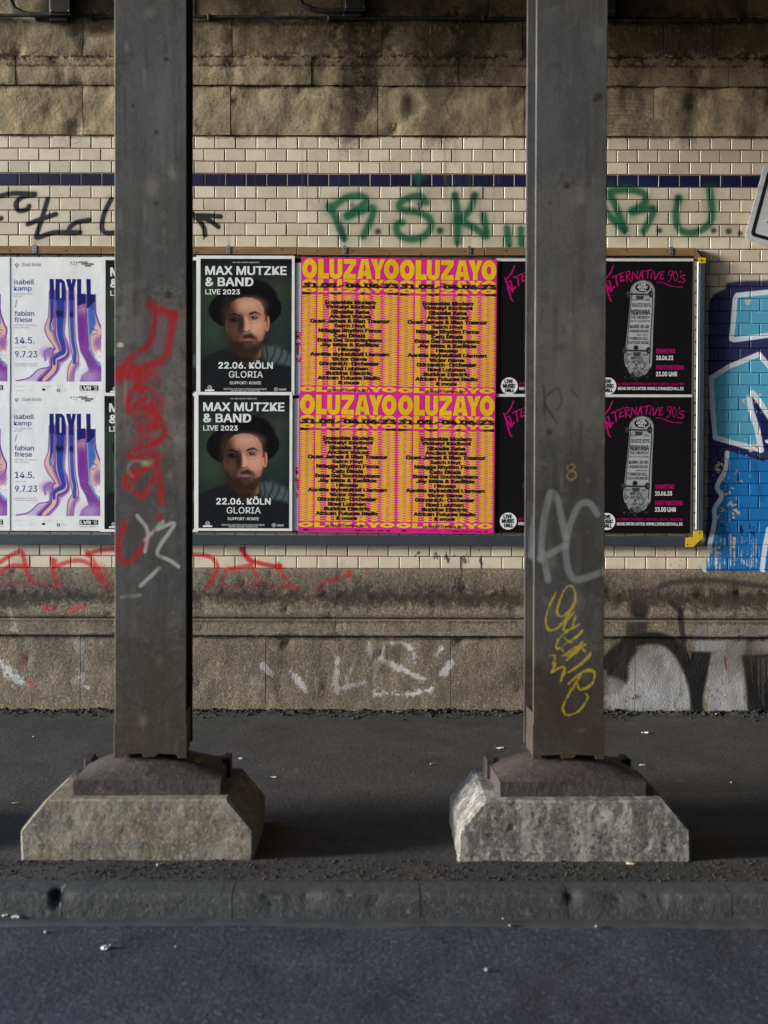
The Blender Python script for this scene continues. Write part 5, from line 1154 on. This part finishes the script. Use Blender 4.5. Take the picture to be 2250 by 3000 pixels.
def jbox(px0, px1, pyb, pxh, label):
    x0, zb = P(px0, pyb, -.10); x1 = P(px1, pyb, -.10)[0]; xh = P(pxh, 0, -.08)[0]
    cx = (x0 + x1) / 2; r = empty('junction_box', (cx, -.06, zb)); tag(r, label, 'junction box', 'dark junction boxes under the bridge'); h = (x1 - x0) / 2
    MB().box(-h, h, -.055, .045, .0, .22).build('housing', M_PLAS, r, bevel=.006, seg=2)
    MB().box(-h + .004, h - .004, -.066, -.0555, .012, .21).build('cover', M_PLAS, r, bevel=.004)
    for sx in (-1, 1): MB().tube([(sx * (h - .014), -.068, .022), (sx * (h - .014), -.065, .022)], .006, 8).build('cover_screw', M_GALV, r)
    MB().box(-h - .006, h * .6, -.02, .03, -.022, -.001).build('cable_gland', M_PLAS, r, bevel=.004)
    xx = xh - cx
    MB().tube([(xx, -.02, .30), (xx + .004, -.02, .10), (xx + .03, -.02, .045), (xx + .09, -.02, .018), (xx + .16, -.02, .010), (-h + .006, -.02, .012)], .017, 10).build('hose', M_CABLE, r, smooth=True)
jbox(146, 210, 46, 28, 'dark junction box with curved hose, leftmost of three at the top of the wall')
jbox(1009, 1072, 34, 872, 'dark junction box with curved hose between the two columns at the top')
jbox(1770, 1804, 46, 1650, 'dark junction box half hidden beside the yellow-scribbled column at the top')

t = NT('sign_sheeting', .45, .5); c = t.mix(t.ramp(t.noise(9, 5, .7, stretch=(.4, 1, 3)), [(.4, 0), (.7, 1)]), (.62, .63, .66), (.46, .47, .49)); c = t.mix(t.ramp(t.noise(120, 3, .8, stretch=(.1, 1, 2)), [(.6, 0), (.7, .5)]), c, (.34, .35, .36)); t.color(c); M_SIGN = t.m
M_SBLK = ink('sign_black', (.02, .02, .022), .45)
sx, sz = P(2180, 701, -.03); ang = math.radians(14.6)
sign = empty('traffic_sign', (sx, -.03, sz), (0, ang, 0)); tag(sign, 'tilted white sign plate with black rim at the right picture edge above the mural', 'sign')
def rrect(x0, x1, z0, z1, r, n=6):
    p = []
    for cx, cz, a0 in ((x1 - r, z0 + r, -90), (x1 - r, z1 - r, 0), (x0 + r, z1 - r, 90), (x0 + r, z0 + r, 180)):
        for i in range(n + 1): a = math.radians(a0 + 90 * i / n); p.append((cx + r * math.cos(a), cz + r * math.sin(a)))
    return p
SW, SH = .60, .47
MB().prism(rrect(0, SW, 0, SH, .035), 0, .003).build('plate', M_SIGN, sign, bevel=.0006)
a = rrect(.030, SW - .030, .030, SH - .030, .026); b = rrect(.052, SW - .052, .052, SH - .052, .014); n = len(a)
meshobj('black_rim', [(x, -.0006, z) for x, z in a + b], [(i, (i + 1) % n, (i + 1) % n + n, i + n) for i in range(n)], M_SBLK, sign)
MB().prism([(.105, .135), (.118, .128), (.150, .128), (.150, .140), (.135, .150), (.150, .300), (.130, .300), (.122, .150)], -.0012, -.0006).build('black_figure', M_SBLK, sign)
for xx in (.1, .5): MB().box(xx - .02, xx + .02, .004, .032, .1, .37).build('mount', M_GALV, sign)

# ================================================================== litter and crumbs
t = NT('asphalt_crumb', .95, .2); t.color(t.mix(t.noise(60, 3), (.050, .046, .043), (.022, .020, .019))); M_CRUMB = t.m
def crumbs(name, n, xr, yr, zf, smin, smax, label):
    ico = bmesh.new(); bmesh.ops.create_icosphere(ico, subdivisions=1, radius=1); base = np.array([tuple(v.co) for v in ico.verts]); fs = [tuple(v.index for v in f.verts) for f in ico.faces]; ico.free()
    mb = MB()
    for _ in range(n):
        x, y = rng.uniform(*xr), yr(); s_ = smin + (smax - smin) * rng.random() ** 2
        q = base * (1 + rng.normal(0, .18, (len(base), 1))) * s_ * np.array([1.2, 1.0, .7]); a_ = rng.uniform(0, 6.3)
        R = np.array([[math.cos(a_), -math.sin(a_), 0], [math.sin(a_), math.cos(a_), 0], [0, 0, 1]]); q = q @ R.T + np.array([x, y, zf(x, y) + s_ * .25]); mb.add(q.tolist(), fs)
    o = mb.build(name, M_CRUMB); tag(o, label, 'grit', kind='stuff')
crumbs('grit', 2600, (-2.7, 2.7), lambda: -.155 - abs(rng.normal(0, .05)) * rng.choice([.4, 1, 2.2]), zpave, .003, .014, 'loose black asphalt grit along the foot of the wall')
crumbs('grit', 1600, (-1.9, 1.9), lambda: rng.uniform(YK + .01, PF + .01), zpave, .002, .007, 'coarse dark grit on the strip between plinths and kerb')
M_BUTT = NT('cigarette_paper', .8, .3).color((.42, .39, .34)).m; M_FILT = NT('filter_tip', .8, .3).color((.27, .15, .07)).m
M_SCRAP = ink('scrap_paper', (.55, .54, .53)); M_PEB = ink('pale_pebble', (.26, .25, .24)); M_RUST = ink('dead_leaf', (.24, .075, .04)); M_MOSS = ink('moss', (.085, .10, .022))
def butt(px, py, ang, label):
    x, y = G(px, py); r = empty('cigarette_butt', (x, y, zpave(x, y) + .005), (0, 0, ang)); tag(r, label, 'cigarette butt', 'cigarette butts on the pavement')
    MB().tube([(-.013, 0, 0), (.002, 0, 0)], .0042, 8).build('paper', M_BUTT, r, smooth=True); MB().tube([(.0025, 0, 0), (.017, 0, .001)], .0044, 8).build('filter', M_FILT, r, smooth=True)
for px, py, a_, l in ((1168, 2093, .2, 'cigarette butt by the wall between the two columns'), (1268, 2241, .3, 'cigarette butt between the plinths, nearer the pitted plinth'), (1880, 2243, -.2, 'cigarette butt right of the yellow-scribbled column at mid pavement'), (2102, 2097, .4, 'cigarette butt by the wall under the silver letters'), (44, 2357, 0.1, 'cigarette butt at the left edge beyond the beige plinth'), (1845, 2534, -.5, 'cigarette butt in front of the pitted plinth'), (470, 2536, .5, 'cigarette butt in front of the beige plinth')):
    butt(px, py, a_, l)
def scrap(name, px, py, Z, w_, d_, h_, mat, label, cat, group=None, seed=0):
    x, y = G(px, py, Z); n = 5; v = []; f = []
    for j in range(n + 1):
        for i in range(n + 1):
            a_, b_ = i / n * 2 - 1, j / n * 2 - 1; k = 1 - .25 * (a_ * a_ * b_ * b_) + .25 * n3(a_, b_, seed, 2, seed)
            v.append((a_ * w_ / 2 * k, b_ * d_ / 2 * k, h_ * (.35 + .65 * abs(n3(a_, b_, seed, 1.6, seed + 3)) * 1.8) * (1 - .55 * max(a_ * a_, b_ * b_))))
    for j in range(n):
        for i in range(n): f.append((j * (n + 1) + i, j * (n + 1) + i + 1, (j + 1) * (n + 1) + i + 1, (j + 1) * (n + 1) + i))
    o = meshobj(name, v, f, mat); o.location = (x, y, Z + .001); o.rotation_euler = (0, 0, seed); tag(o, label, cat, group); return o
gs, gp = 'paper scraps on the ground', 'pale pebbles on the ground'
for i, (px, py, Z, w_, d_, h_, l) in enumerate(((310, 2782, ZR, .035, .03, .018, 'crumpled white scrap lying alone on the road'), (10, 2680, ZR + .01, .07, .04, .022, 'crumpled white paper in the gutter at the left edge'), (46, 2690, ZR + .01, .035, .03, .014, 'small torn paper beside the crumpled one in the gutter'), (1892, 2149, 0, .028, .05, .012, 'white scrap on the pavement behind the yellow-scribbled column'), (1466, 2193, 0, .04, .05, .008, 'flat white scrap just left of the yellow-scribbled column'), (705, 2225, 0, .022, .03, .012, 'white crumb right of the beige plinth foot'),
                                               (1838, 2092, 0, .03, .02, .012, 'white scrap at the wall foot under the black letters'), (803, 2278, 0, .03, .03, .006, 'thin pale scrap on the pavement right of the beige plinth'), (312, 2071, 0, .016, .02, .012, 'white crumb at the wall left of the red-sprayed column'), (600, 2084, 0, .014, .02, .01, 'white crumb at the wall right of the red-sprayed column'))):
    scrap('paper_scrap', px, py, Z, w_, d_, h_, M_SCRAP, l, 'scrap', gs, i + 1.3)
for i, (px, py, Z, s_, l) in enumerate(((134, 2734, ZR, .008, 'pale pebble on the road left of the white scrap'), (515, 2775, ZR, .005, 'tiny pale pebble on the road below the beige plinth'), (1427, 2845, ZR, .008, 'pale pebble on the road near the bottom edge'), (1748, 2716, ZR + .005, .006, 'white pebble in the gutter below the pitted plinth'), (1494, 2713, ZR + .005, .005, 'brownish pebble in the gutter left of the white pebble'), (2143, 2294, 0, .007, 'white pebble on the pavement near the right edge'), (1474, 2693, ZR + .02, .005, 'tiny pebble at the kerb foot'), (100, 2160, 0, .007, 'pale pebble on the pavement near the left edge'))):
    x, y = G(px, py, Z); bm = bmesh.new(); bmesh.ops.create_icosphere(bm, subdivisions=2, radius=s_)
    for v in bm.verts: v.co *= 1 + .35 * n3(v.co.x, v.co.y, v.co.z, 60, i); v.co.z *= .7
    me = bpy.data.meshes.new('pebble'); bm.to_mesh(me); bm.free(); me.materials.append(M_PEB); o = link(bpy.data.objects.new('pebble', me)); o.location = (x, y, Z + s_ * .5); tag(o, l, 'pebble', gp)
x, y = P(432, 2214, YCF - .02)[0], YCF - .028
o = scrap('dead_leaf', 432, 2218, CZ - .012, .03, .02, .014, M_RUST, 'reddish dead leaf caught at the foot of the red-sprayed column', 'leaf', None, 4.2)
o = scrap('moss_tuft', 578, 2210, CZ - .07, .03, .02, .05, M_MOSS, 'small green moss tuft right of the red-sprayed column foot', 'moss', None, 6.1); o.location = (COLX[0] + .175, YCF + .05, CZ - .032)
